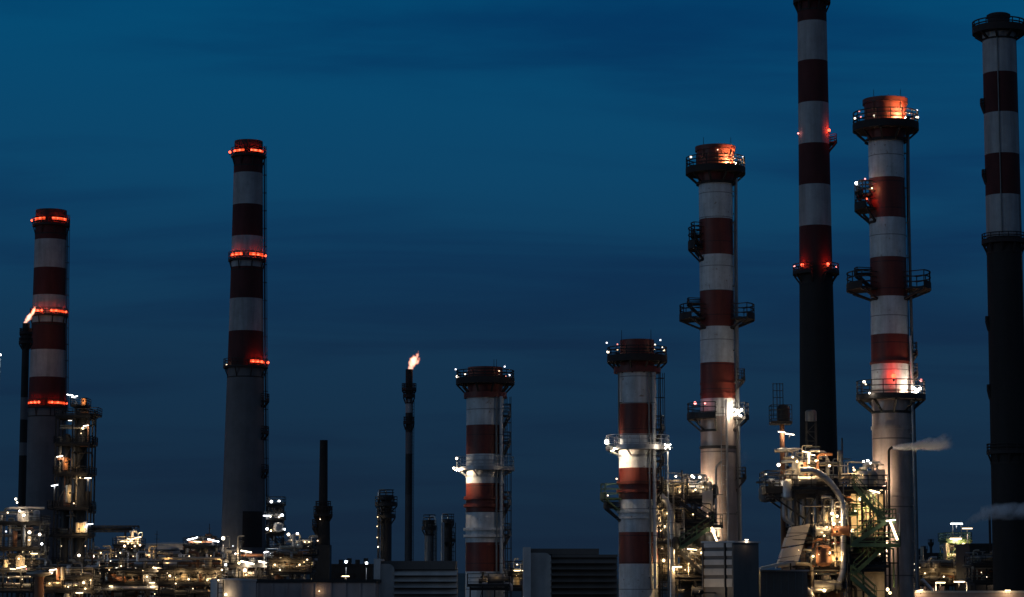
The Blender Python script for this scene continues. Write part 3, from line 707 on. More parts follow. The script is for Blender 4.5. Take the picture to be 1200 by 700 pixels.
def dress(t, X0, X1, za, zb, Y, dep, seed, n=8, mats=PIPEM, rr=(0.07, 0.26), glints=None):
    """pipes, drums, valves and drop legs fixed inside a frame between two levels"""
    q = random.Random(seed); W = X1 - X0; Hh = zb - za
    for i in range(n):
        k = q.random(); mt = q.choice(mats); y = Y - dep / 2 + q.random() * dep * 0.9; r = q.uniform(*rr); m = MB()
        if k < 0.34:      # pipe along the rack with a drop or a riser
            z = za + Hh * q.uniform(0.15, 0.9); a = X0 - q.random() * 0.6; b = X1 + q.random() * 0.6
            if q.random() < 0.6: a = X0 + W * q.random() * 0.5
            if q.random() < 0.6: b = a + (X1 - a) * q.uniform(0.4, 1)
            pts = [(a, y, z), (b, y, z)]
            if q.random() < 0.6: pts.append((b, y, z + Hh * q.choice((-0.5, 0.4))))
            if q.random() < 0.5: pts.insert(0, (a, y + 0.8, z))
            m.tube(pts, r, 8, bend=r * 3); m.build('pipe', mt, t)
        elif k < 0.62:    # upright pipe with an elbow
            x = X0 + W * q.random(); z1 = zb + q.uniform(-0.2, 0.5) * Hh * 0.5
            pts = [(x, y, za), (x, y, z1), (x + q.choice((-1, 1)) * q.uniform(0.5, 1.6), y, z1)]
            m.tube(pts, r * 0.9, 8, bend=r * 3); m.build('pipe', mt, t)
        elif k < 0.76:    # upright drum with domed ends
            x = X0 + W * q.uniform(0.1, 0.9); R = q.uniform(0.35, 0.75); hh = min(Hh * 0.8, q.uniform(1.2, 3.2))
            m.lathe((x, y, 0), [(0.02, za + 0.02), (R * .7, za + 0.1), (R, za + 0.35), (R, za + hh - .3), (R * .75, za + hh - .08), (0.02, za + hh)], 16); m.build('drum', mt, t)
        elif k < 0.88:    # valve: body, bonnet and handwheel
            x = X0 + W * q.random(); z = za + Hh * q.uniform(0.2, 0.7)
            m.cyl((x - .4, y, z), (x + .4, y, z), .22, None, 8); m.cyl((x, y, z), (x, y, z + .8), .12, None, 8); m.lathe((x, y, 0), [(0.28, z + .8), (.36, z + .84), (.28, z + .88)], 10); m.build('valve', mt, t)
        else:             # cabinet or exchanger
            x = X0 + W * q.uniform(0.15, 0.85); L_ = q.uniform(0.8, 2.0); z = za + 0.7
            m.cyl((x - L_ / 2, y, z), (x + L_ / 2, y, z), .42, None, 14); m.cyl((x - L_ / 2 - .1, y, z), (x - L_ / 2, y, z), .5, None, 14); m.cyl((x + L_ / 2, y, z), (x + L_ / 2 + .1, y, z), .5, None, 14); m.build('exchanger', mt, t)
    if glints is None: glints = n // 4 if n >= 9 and 'dark_steel' not in mats[:1] else n // 9
    for i in range(glints):  # lamps scattered at random; hooded ones are added to light the pipes
        lamp(t, (X0 + W * q.random(), Y - dep / 2 - .45, za + Hh * q.uniform(.15, .95)), r=(.045 + .13 * q.random() ** 2.2) * Y / 330, mat=q.choice(('spark_warm', 'lamp_amber', 'lamp_warm', 'spark_white', 'lamp_amber')), **(dict(kind='flood', aim=180 + q.uniform(-40, 40), tilt=q.uniform(-20, 20)) if q.random() < .6 else {}))
def column(name, label, px, hw, py_top, Y, mat, plats=(), group=None, lad=60, cap=True, sk=True, cat='process column', lamp_items=(), pipe_a=None):
    X = at(px, 690, Y).x; k = mpp(Y); R = hw * k; zt = zat(py_top, Y)
    t = thing(name, label, cat, (X, Y, 0), group); c = Vector((X, Y, 0)); m = MB()
    m.lathe(c, [(R * 1.25, 0), (R * 1.02, 2.2), (R, 2.3), (R, zt - R * .6)] + [(R * math.cos(a), zt - R * .6 + R * .6 * math.sin(a)) for a in (0.3, 0.6, 0.9, 1.2, 1.55)], 32)
    m.build('shell', mat, t)
    for (py, w, a0, a1) in plats: ring_platform(t, c, R, w * k, zat(py, Y), h=1.2, a0=a0, a1=a1, t=0.08, n=28, nb=6, drop=0.9, mat='dark_steel')
    if lad is not None: ladder(t, c, lambda z: R, lad, 1, zt - .6, 'dark_steel', t=0.09)
    if pipe_a is not None:
        v = azv(pipe_a) * (R + .35); m = MB(); m.tube([(X + v.x, Y + v.y, 1), (X + v.x, Y + v.y, zt + .7), (X, Y, zt + .7), (X, Y, zt - .2)], .16, 8, bend=.6); m.build('pipe', 'silver', t)
    lamps(t, lamp_items, Y); return t, c, R
def lamp_post(label, px, py, Y, kind='bulb', r=.25, mat='lamp_white', aim=0, tilt=0, arm=0.0, burst=False):
    p = at(px, py, Y); x = p.x - arm; t = thing('lamp_post', label, 'lamp post', (x, Y, 0), 'lamp posts in the plant'); m = MB()
    m.cyl((x, Y, 0), (x, Y, p.z - r * (2.3 if not arm else .2)), .11, .07, 8); m.cyl((x, Y, 0), (x, Y, .9), .16, .16, 8)
    m.build('pole', 'galv', t)
    if arm: a = MB(); a.tube([(x, Y, p.z - r * .6), (x + arm * .4, Y, p.z + r * .8), (p.x, Y + r * .6, p.z + r * .7)], .05, 6, bend=.3); a.build('arm', 'galv', t)
    lamp(t, p, r=r, mat=mat, kind=kind, name='lamp_head', aim=aim, tilt=tilt)
    if burst:  # extra heads and crossbar, added to imitate the lamp's starburst glare
        for dx, dz, rr in ((.24, .14, .1), (-.24, .15, .1), (.2, -.2, .1), (-.2, -.2, .1)):
            lamp(t, p + Vector((dx, .05, dz)), r=rr, mat=mat, name='lamp_head')
        m = MB(); m.bar((p.x - .45, Y + .1, p.z - .1), (p.x + .45, Y + .1, p.z - .1), .07); m.build('crossbar', 'galv', t)
    return t
def flight(t, p0, p1, wd=1.0, mat='green_steel', step=0.3):
    """a straight stair flight from p0 up or down to p1, wd deep in Y"""
    p0, p1 = Vector(p0), Vector(p1); m = MB(); n = max(2, int(abs(p1.z - p0.z) / step))
    for s in (-wd / 2, wd / 2):
        o = Vector((0, s, 0)); m.bar(p0 + o, p1 + o, .09, .32)
    for i in range(1, n):
        q = p0.lerp(p1, i / n); m.box(q, (.32, wd, .05))
    st = m.build('stair_flight', mat, t); r = MB()
    for s in (-wd / 2, wd / 2):
        for hh in (.55, 1.05):
            o = Vector((0, s, hh)); r.bar(p0 + o, p1 + o, .07)
        k = max(2, int((p1 - p0).length / 1.3))
        for i in range(k + 1):
            q = p0.lerp(p1, i / k) + Vector((0, s, 0)); r.bar(q, q + Vector((0, 0, 1.05)), .06)
    r.build('handrail', mat, st); return st

# ------------------------------------------------------------------ LEFT: lattice tower and the unit beside it
Y = 400
t, X0, X1, zs = steel_frame('fractionating_tower', 'tall dark lattice tower with scattered lamps, overlapping the foot of the red lit chimney', 'process tower', 66, 105, (489, 521, 556, 596, 628, 662), Y, 6, brace=.8, seed=5, w=.24, rt=.1)
k = mpp(Y)
for cx, hw, top, mt in ((94, 6.5, 478, 'dark_steel'), (76, 5, 508, 'dark_steel'), (86, 2.0, 470, 'grey_steel')):
    X = at(cx, 600, Y).x; m = MB(); zt = zat(top, Y); R = hw * k
    m.lathe((X, Y + .3, 0), [(R, 0), (R, zt - R * .7), (R * .8, zt - R * .25), (0.02, zt)], 24); m.build('vessel', mt, t)
for x0, x1, py in ((104, 117, 487), (85, 104, 476), (103, 112, 521), (58, 67, 596), (104, 110, 600), (52, 66, 628)):
    xa, xb = at(x0, py, Y).x, at(x1, py, Y).x; z = zat(py, Y); d = MB(); d.box(((xa + xb) / 2, Y, z - .12), (xb - xa, 4, .24)); dk = d.build('balcony', 'dark_steel', t)
    r = MB(); straight_rail(r, (xa, Y - 2, z), (xb, Y - 2, z), 1.2, .1); straight_rail(r, (xb, Y - 2, z), (xb, Y + 2, z), 1.2, .1); straight_rail(r, (xa, Y - 2, z), (xa, Y + 2, z), 1.2, .1); r.build('railing', 'dark_steel', dk)
for i in range(5): dress(t, X0, X1, zs[i + 1], zs[i], Y, 5.5, 40 + i, n=7, mats=['dark_steel', 'grey_steel', 'dark_steel', 'beige', 'rusty'])
for px, y0, y1, mt in ((80, 568, 590, 'beige'), (76.5, 535, 552, 'rusty'), (95, 612, 625, 'beige'), (99, 611, 625, 'cream'), (91, 612, 625, 'beige'), (98, 466, 476, 'rusty')):
    a, b = at(px, y1, Y - 3.2), at(px, y0, Y - 3.2); m = MB(); m.lathe(a, [(.02, a.z), (.45, a.z + .15), (.45, b.z - .15), (.02, b.z)], 14); m.build('drum', mt, t)
lamps(t, [(82, 463, .26, 'tube', 'lamp_cool', 2, 0, 8), (87.5, 465, .24, 'tube', 'lamp_cool', 2, 0, -10), (82, 493, .16, 'tube', 'spark_white', 3), (101, 499, .24, 'tube', 'lamp_white', 3, 0, -8), (97, 502, .3, '', 'lamp_warm', 3.4), (95, 508, .16, '', 'spark_warm', 3.4),
    (70, 535, .26, 'tube', 'lamp_white', 3.3, 0, -10), (78, 542, .22, '', 'lamp_amber', 4.2), (64, 569, .27, 'tube', 'lamp_cool', 3.3, 0, -8), (103, 560.5, .27, 'tube', 'lamp_white', 3.3), (94, 560, .16, '', 'lamp_amber', 3.4), (82.5, 578, .2, '', 'lamp_amber', 4.4), (86.5, 590, .2, '', 'spark_warm', 3.4),
    (78, 588, .14, '', 'spark_warm', 3), (100, 618, .25, '', 'lamp_amber', 4.4), (93, 620, .2, '', 'lamp_amber', 4.4), (105.5, 614.5, .24, 'tube', 'lamp_cool', 3.3, 0, -6), (92.5, 651, .36, '', 'lamp_white', 3.6), (109, 652, .34, '', 'lamp_white', 3), (98, 470, .2, '', 'lamp_amber', 4.2), (100, 640, .14, '', 'spark_warm', 3), (72, 640, .12, '', 'spark_warm', 3)], Y)
# long dark pipe bridge leaving the tower
t = thing('pipe_bridge', 'thin dark horizontal pipe bridge reaching right from the lattice tower', 'pipe bridge', (at(135, 620, 402).x, 402, 0)); m = MB()
a, b = at(106, 620, 402), at(163, 620, 402)
for dz in (-.45, .45): m.bar((a.x, 402, a.z + dz), (b.x, 402, a.z + dz), .25)
for i in range(12):
    x = a.x + (b.x - a.x) * i / 11; m.bar((x, 402, a.z - .45), (x, 402, a.z + .45), .14)
    if i < 11: m.bar((x, 402, a.z - .45), (x + (b.x - a.x) / 11, 402, a.z + .45), .12)
m.build('truss', 'dark_steel', t)
m = MB(); m.tube([(a.x - .5, 402, a.z), (b.x - 1.2, 402, a.z)], .28, 10); m.build('pipe', 'dark_steel', t)
for px in (147, 154, 161):
    m = MB(); p = at(px, 622, 402); m.bar((p.x, 402, 0), (p.x, 402, p.z), .3); m.build('leg', 'dark_steel', t)
# unit at the left edge
Y = 385
t, X0, X1, zs = steel_frame('pipe_rack', 'crowded pipe rack at the left edge with a glaring floodlight on its upper deck', 'pipe rack', -12, 50, (613, 643, 668, 692), Y, 7, seed=11, brace=.7, w=.22, group='lit pipe racks')
dress(t, X0, X1, zs[0], zs[0] + 2.6, Y, 6, 90, n=9, mats=['cream', 'beige', 'grey_steel', 'galv'])
for i in range(3): dress(t, X0, X1, zs[i + 1], zs[i], Y, 6, 60 + i, n=13)
for px, y0, y1, mt, w in ((27, 598, 612, 'cream', .65), (22, 600, 611, 'cream', .3), (32, 599, 612, 'cream', .3), (34, 628, 640, 'beige', .3), (22, 650, 665, 'beige', .5), (26, 652, 664, 'beige', .4), (7, 655, 666, 'beige', .35)):
    a, b = at(px, y1, Y - 3.8), at(px, y0, Y - 3.8); m = MB(); m.lathe(a, [(.02, a.z), (w, a.z + .15), (w, b.z - .2), (.02, b.z)], 14); m.build('drum', mt, t)
lamps(t, [(18.5, 585, .3, '', 'lamp_white', 4), (20, 589, .24, '', 'lamp_white', 4), (23, 599, .3, '', 'lamp_white', 5), (28, 604, .34, '', 'lamp_white', 5.2), (9, 601, .2, '', 'lamp_warm', 4), (34.5, 624, .42, '', 'lamp_white', 4.5), (34, 633, .24, '', 'lamp_warm', 5), (46.5, 626.5, .36, '', 'lamp_white', 4), (49, 637.5, .3, '', 'lamp_cool', 4), (7, 623, .22, '', 'spark_cool', 4),
    (25, 665, .38, 'tube', 'lamp_warm', 5, 0, -12), (15, 667, .22, 'tube', 'lamp_warm', 5, 0, 4), (22, 655, .24, '', 'lamp_amber', 5), (40, 649, .26, 'tube', 'lamp_warm', 4), (31, 667, .2, '', 'spark_pink', 5), (4, 661, .2, '', 'lamp_amber', 5), (10, 677, .14, '', 'spark_warm', 4), (26, 679, .14, '', 'spark_warm', 4), (35, 676, .12, '', 'spark_warm', 4)], Y)
Y = 330
column('rusty_vessel', 'rust orange vertical vessel under a wide pale cap, below the left lattice tower', 46, 5.5, 674, Y, 'rusty', lad=None, cat='vessel')
vt = bpy.data.objects['rusty_vessel']; c = ORG['rusty_vessel']; k = mpp(Y); z = zat(672, Y)
m = MB(); m.lathe((c.x, c.y, 0), [(5 * k, z - .5), (15 * k, z - .1), (15.5 * k, z + .15), (4 * k, z + .4), (0.02, z + .45)], 28); m.build('cap', 'cream', vt)
m = MB(); straight_rail(m, (c.x - 1.5, c.y - 1.2, z + .15), (c.x + 1.5, c.y - 1.2, z + .15), 1.1, .06); straight_rail(m, (c.x - 1.5, c.y + 1.2, z + .15), (c.x + 1.5, c.y + 1.2, z + .15), 1.1, .06); m.build('railing', 'dark_steel', vt)
lamps(vt, [(62, 668, .26, 'tube', 'lamp_white', .3, 0, -10), (70, 677, .2, '', 'lamp_amber', 1.2)], Y)
for px, mt in ((68, 'rusty'), (73, 'beige')):
    a, b = at(px, 681, Y), at(px, 664, Y); m = MB(); m.lathe(a, [(.02, a.z), (.28, a.z + .1), (.28, b.z - .1), (.02, b.z)], 12); m.build('side_drum', mt, vt)
m = MB(); p = at(71, 676, Y); m.bar((p.x, Y, p.z - .7), (c.x, Y, p.z - .7), .1); m.build('strut', 'dark_steel', vt)
lamp_post('lamp post at the left frame edge holding a lone small white light', 0.5, 416, 545, r=.38, mat='lamp_cool')

# low racks and the yellow lit cluster between the tower and the tall grey chimney
Y = 372
t, X0, X1, zs = steel_frame('pipe_rack', 'yellow lit open frame under the end of the dark pipe bridge', 'pipe rack', 137, 164, (640, 657, 676), Y, 6, seed=21, bay=2.2, group='lit pipe racks')
for i in range(2): dress(t, X0, X1, zs[i + 1], zs[i], Y, 5, 120 + i, n=12, mats=['beige', 'cream', 'silver', 'galv', 'rusty'])
dress(t, X0, X1, zs[0], zs[0] + 1.9, Y, 5, 131, n=9, mats=['beige', 'cream', 'galv', 'silver'])
lamps(t, [(152, 632, .2, 'tube', 'lamp_warm', 3, 0, 10), (160, 630.5, .34, 'tube', 'lamp_warm', 3, 0, -10), (145, 634, .24, 'tube', 'lamp_amber', 3, 0, -12), (146, 640, .3, '', 'lamp_warm', 3.2), (158, 640, .26, '', 'lamp_amber', 3.2), (164, 639, .24, '', 'lamp_warm', 3.2), (150, 637, .2, '', 'lamp_amber', 2), (141, 648, .16, '', 'lamp_warm', 3.4), (141.5, 664.5, .38, 'tube', 'lamp_white', 4, 0, -6), (151, 669, .36, '', 'lamp_white', 4), (160, 666.5, .32, '', 'lamp_white', 4), (166, 668, .34, '', 'lamp_white', 4), (156, 652, .14, '', 'spark_warm', 3)], Y)
Y = 350
t, X0, X1, zs = steel_frame('pipe_rack', 'long low dark pipe rack between the left tower and the pale tank', 'pipe rack', 104, 216, (668, 685), Y, 7, seed=31, bay=2.8, brace=.4, group='lit pipe racks')
dress(t, X0, X1, zs[1], zs[0], Y, 6.5, 150, n=34); dress(t, X0, X1, zs[0], zs[0] + 2.2, Y, 6.5, 151, n=26)
dress(t, X0, X1, zs[1] - 2, zs[1], Y - 1, 6.5, 152, n=22)
lamps(t, [(128, 668, .14, '', 'spark_warm', 4), (130, 687, .14, 'tube', 'lamp_warm', 4), (117, 672, .12, '', 'spark_warm', 4), (172, 676, .18, '', 'lamp_warm', 4), (185, 666, .36, 'tube', 'lamp_warm', 4, 0, 8), (188, 668, .2, '', 'lamp_amber', 4), (178, 683, .2, 'tube', 'lamp_warm', 4), (154, 678, .16, '', 'lamp_amber', 4), (190, 682, .14, '', 'spark_warm', 4), (110, 690, .14, '', 'spark_warm', 4), (205, 677, .2, '', 'lamp_warm', 4)], Y)
def tank(label, x0, x1, py, Y, mat, roof=True, rail=True, cat='storage tank', group='storage tanks', bolts=False):
    xa, xb = at(x0, py, Y).x, at(x1, py, Y).x; R = (xb - xa) / 2; X = (xa + xb) / 2; z = zat(py, Y)
    t = thing('storage_tank', label, cat, (X, Y, 0), group); m = MB(); m.lathe((X, Y, 0), [(R, 0), (R, z)], 72); m.build('shell', mat, t)
    m = MB(); m.lathe((X, Y, 0), [(R + .06, z - .12), (R + .06, z + .03), (0.02, z + R * .06)], 72); m.build('roof', mat, t)
    m = MB()
    for f in (.72, .45): m.ring((X, Y, 0), R, R + .12, z * f, z * f + .14, 72)
    m.build('wind_girder', mat, t)
    return t, X, R, z
t, X, R, z = tank('wide cream tank brightly lit at its foot, behind racks left of the grey chimney', 160, 243, 638, 470, 'cream')
lamps(t, [(192, 664, .4, 'tube', 'lamp_white', R + 1.2, 0, -6), (198, 661, .38, 'tube', 'lamp_white', R + 1.2, 0, -8), (207, 660, .4, 'tube', 'lamp_warm', R + 1.2, 0, -6), (214, 658.5, .44, 'tube', 'lamp_white', R + 1.2, 0, -8), (218, 662, .4, '', 'lamp_white', R + 1.2), (225, 665, .42, '', 'lamp_white', R + 1.2), (183, 664, .3, '', 'lamp_warm', R + 1.2), (235, 668, .3, '', 'lamp_warm', R + 1.2)], 470)
m = MB(); p = at(199, 652, 470 - R - .3); m.add([p + Vector((-2.6, 0, -.4)), p + Vector((2.6, 0, -.4)), p + Vector((0, 0, 1.2)), p + Vector((-2.6, .3, -.4)), p + Vector((2.6, .3, -.4)), p + Vector((0, .3, 1.2))], [(0, 1, 2), (5, 4, 3), (0, 2, 5, 3), (1, 4, 5, 2), (0, 3, 4, 1)]); m.build('dark_wedge', 'dark_steel', t)  # dark triangular wedge on the tank front
tank('low pale tank just right of the lattice tower, mostly hidden by racks', 88, 130, 651, 480, 'cream')
Y = 360
t, X0, X1, zs = steel_frame('pipe_rack', 'tall dark frame with strip lamps on top, left of the grey chimney foot', 'pipe rack', 219, 254, (640, 658, 676, 690), Y, 6, seed=41, bay=2.2, group='lit pipe racks')
for i in range(3): dress(t, X0, X1, zs[i + 1], zs[i], Y, 5, 160 + i, n=12)
dress(t, X0, X1, zs[0], zs[0] + 1.5, Y, 5, 169, n=6, mats=['rusty', 'beige', 'dark_steel'])
lamps(t, [(225.5, 631.5, .4, 'tube', 'lamp_cool', 3, 0, -14), (250, 633.5, .42, 'tube', 'lamp_cool', 3, 0, 12), (231.5, 635, .28, 'tube', 'lamp_warm', 3, 0, 4), (224, 664.5, .34, '', 'lamp_white', 3.4), (258, 671, .36, '', 'lamp_white', 2), (238, 675, .2, '', 'lamp_amber', 3.4), (228, 676, .26, '', 'lamp_amber', 3.4), (246, 675, .2, '', 'lamp_warm', 3.4), (222, 652, .16, '', 'lamp_warm', 3.4), (235, 662, .14, '', 'lamp_amber', 2)], Y)
lamp_post('lamp post with round white head, close left of the grey chimney foot', 261.5, 631, 350, r=.4, mat='lamp_white')
lamp_post('lower lamp post with bright globe between dark frame and grey chimney', 264.5, 662, 345, r=.3, mat='lamp_cool')
for px, py, Yq, lb in ((184, 622, 430, 'thin bare mast rising behind the cream tank'), (245.5, 614, 365, 'thin bare mast above the strip lamps of the dark frame')):
    p = at(px, py, Yq); m = MB(); m.cyl((p.x, Yq, 0), (p.x, Yq, p.z), .13, .05, 8); m.cyl((p.x, Yq, 0), (p.x, Yq, 1.2), .22, .2, 8); m.bar((p.x - .5, Yq, p.z - 1.5), (p.x + .5, Yq, p.z - 1.5), .06); m.bar((p.x - .3, Yq, p.z - .7), (p.x + .3, Yq, p.z - .7), .05)
    o = m.build('mast', 'dark_steel'); tag(o, lb, 'mast', 'thin masts')
Y = 355
t, X0, X1, zs = steel_frame('pipe_rack', 'low rack with three slanting strip lamps in front of the grey chimney foot', 'pipe rack', 262, 322, (662, 679), Y, 6, seed=51, bay=2.6, group='lit pipe racks')
dress(t, X0, X1, zs[1], zs[0], Y, 5, 180, n=16); dress(t, X0, X1, zs[0], zs[0] + 1.6, Y, 5, 181, n=8); dress(t, X0, at(285, 640, Y).x, zs[0], zs[0] + 3.6, Y, 5, 182, n=9, mats=['dark_steel', 'grey_steel', 'beige'])
lamps(t, [(288.5, 646.5, .4, 'tube', 'lamp_white', 3, 0, 10), (290, 659.5, .5, 'tube', 'lamp_white', 3.3, 0, 12), (311.5, 659.5, .52, 'tube', 'lamp_white', 3.3, 0, 10), (276, 649, .2, '', 'lamp_white', 3), (280, 660, .3, '', 'lamp_warm', 3.4), (280, 668, .3, '', 'lamp_amber', 3.4), (287, 668.5, .42, '', 'lamp_warm', 3.6), (273, 640, .14, '', 'spark_cool', 3), (297, 672, .14, '', 'spark_warm', 3)], Y)
Y = 345
t, X0, X1, zs = steel_frame('stair_tower', 'small dark stair tower studded with white lamps, right of the grey chimney foot', 'stair tower', 314, 331, (592, 609, 625, 643, 662), Y, 2.2, seed=61, bay=2.2, brace=1, w=.16)
for i in range(4):
    a, b = (X0, X1) if i % 2 else (X1, X0); flight(t, (a, Y, zs[i + 1]), (b, Y, zs[i]), .8, 'dark_steel')
    dress(t, X0, X1, zs[i + 1], zs[i], Y, 2, 190 + i, n=4, mats=['galv', 'cream', 'dark_steel'], rr=(.06, .14))
lamps(t, [(318, 588, .32, '', 'lamp_cool', 1), (327, 587.5, .26, '', 'lamp_cool', 1), (312.5, 604.5, .24, 'tube', 'lamp_cool', 1.3), (317, 605.5, .2, '', 'lamp_white', 1.3), (330.5, 604, .34, '', 'lamp_cool', 1.3), (327, 606, .2, '', 'lamp_white', 1.4), (313, 620, .3, '', 'lamp_cool', 1.3), (324, 620, .24, '', 'lamp_white', 1.4), (317.5, 622, .22, '', 'lamp_warm', 1.4), (333.5, 620.5, .22, '', 'lamp_cool', 1), (314, 646.5, .3, 'tube', 'lamp_cool', 1.6, 0, -14), (318, 649, .22, '', 'lamp_cool', 1.6)], Y)
Y = 365
t, X0, X1, zs = steel_frame('pipe_rack', 'low rack with one amber glowing bay, between stair tower and slim dark stack', 'pipe rack', 333, 366, (641, 661), Y, 6, seed=71, bay=2.4, group='lit pipe racks')
dress(t, X0, X1, zs[1], zs[0], Y, 5, 210, n=10, mats=['beige', 'rusty', 'dark_steel']); dress(t, X0, X1, zs[0], zs[0] + 1.5, Y, 5, 211, n=8, mats=['cream', 'galv', 'beige'])
lamps(t, [(338, 626.5, .36, '', 'lamp_white', 2), (348.5, 625.5, .28, '', 'lamp_cool', 2), (329, 655, .32, '', 'lamp_warm', 3), (343, 652, .34, '', 'lamp_amber', 3), (339, 655, .2, '', 'lamp_amber', 3), (347, 656, .24, '', 'lamp_amber', 3), (342, 633, .22, '', 'lamp_warm', 3), (357, 635, .2, '', 'lamp_warm', 3), (362, 635, .16, '', 'lamp_warm', 3)], Y)
column('vessel', 'slender lit vertical vessel standing just right of the lamp studded stair tower', 343.5, 2.2, 626, 360, 'cream', lad=None, cat='vessel')
# dark low blocks and distant lights right of the slim stack
def block(name, label, cat, x0, x1, py, Y, dep, mat, group=None, par=0.35, roofmat=None):
    xa, xb = at(x0, py, Y).x, at(x1, py, Y).x; z = zat(py, Y); X = (xa + xb) / 2; t = thing(name, label, cat, (X, Y, 0), group)
    m = MB(); m.box((X, Y + dep / 2, (z - par) / 2), (xb - xa, dep, z - par)); m.build('wall', mat, t)
    m = MB(); m.box((X, Y + dep / 2, z - par / 2 + .002), (xb - xa + .3, dep + .3, par)); m.build('roof', roofmat or mat, t)
    return t, xa, xb, z
t, xa, xb, z = block('equipment_hall', 'low dark hall beyond the brown roof, right of the slim stack', 'building', 388, 437, 661, 430, 9, 'dark_steel')
for i in range(4):
    m = MB(); m.box((xa + (xb - xa) * (.2 + .2 * i), 434, z + .4), (.8, .8, .8 + .5 * (i % 2))); m.build('roof_vent', 'dark_steel', t)
for i in range(3):
    m = MB(); m.box((xa + (xb - xa) * (.2 + .3 * i), 429.95, z - 2.3), (1.4, .1, 1.2)); m.build('window', 'soot', t)
lamp_post('lone white lamp post above the dark hall roof, nearest the slim stack', 405.5, 658.5, 410, r=.4, mat='lamp_cool')
lamp_post('lone white lamp post above the dark hall roof, left of the banded column', 429.5, 660, 410, r=.36, mat='lamp_cool')
lamp_post('short lamp post with warm strip lamp in front of the dark hall', 405, 675.5, 395, kind='tube', r=.3, mat='lamp_warm')
column('process_column', 'dark column with railed head and ladder left of the lone thin flare', 452, 6.5, 580, 350, 'dark_steel', plats=((592, 13, 0, 360), (606, 11, 0, 360), (584, 9, 0, 360)), group='process columns', lad=-40, pipe_a=-70)
pc = bpy.data.objects['process_column']
lamps(pc, [(442.5, 606, .1, '', 'lamp_warm', 2), (442, 617, .1, '', 'lamp_warm', 2), (442, 630, .1, '', 'lamp_warm', 2), (443, 641, .14, '', 'lamp_white', 2)], 350)
column('process_column', 'squat grey column with dark head platform, just left of the short stack', 503, 5.5, 611, 360, 'grey_steel', plats=((620, 9, 0, 360), (613, 7, 0, 360)), group='process columns', lad=40, pipe_a=60)
column('process_column', 'thinner dark column beside the squat grey one, touching the short stack', 525, 4.5, 608, 365, 'dark_steel', plats=((612, 7, 0, 360), (634, 8, 0, 360)), group='process columns', lad=50, pipe_a=-75)
column('process_column', 'slimmest bright column between the squat grey one and short stack', 518.5, 1.8, 612, 362, 'galv', group='process columns', lad=None, pipe_a=None)

# ------------------------------------------------------------------ BOTTOM: tank wall, brown hall, louvred intake houses
t, X, R, z = tank('smooth pale tank lit by a lamp, low in front of the grey chimney', 247, 300, 679.5, 185, 'panel_white', group='storage tanks')
lamp(t, (X - .3, 185 - R - .5, zat(697, 185 - R)), r=.17, mat='lamp_warm'); lamp(t, (X - .9, 185 - R - .3, z - .05), r=.09, mat='lamp_warm')
m = MB(); m.bar((X - .55, 185 - R - .12, z - 2.2), (X - .55, 185 - R - .12, z), .09); m.bar((X - .95, 185 - R - .12, z - 2.2), (X - .95, 185 - R - .12, z), .09)
for i in range(6): m.bar((X - .95, 185 - R - .12, z - .3 - i * .35), (X - .55, 185 - R - .12, z - .3 - i * .35), .05)
m.build('ladder', 'dark_steel', t)
t, xa, xb, z = block('service_hall', 'flat roofed brown hall between the pale tank and the louvred intake house', 'building', 302, 439, 679, 188, 9, 'brown_wall', par=.25, roofmat='dark_steel')
lamp(t, (at(374, 693, 187.6).x, 187.7, zat(693, 187.7)), r=.07, mat='lamp_warm')
for i in range(5):
    m = MB(); x = xa + (xb - xa) * (.1 + .2 * i); m.box((x, 187.93, 1.6), (1.2, .1, 1.5)); m.build('window', 'soot', t)
for i in range(9):
    m = MB(); x = xa + (xb - xa) * i / 8; m.box((x, 187.96, (z - .3) / 2), (.14, .08, z - .3)); m.build('pilaster', 'brown_wall', t)
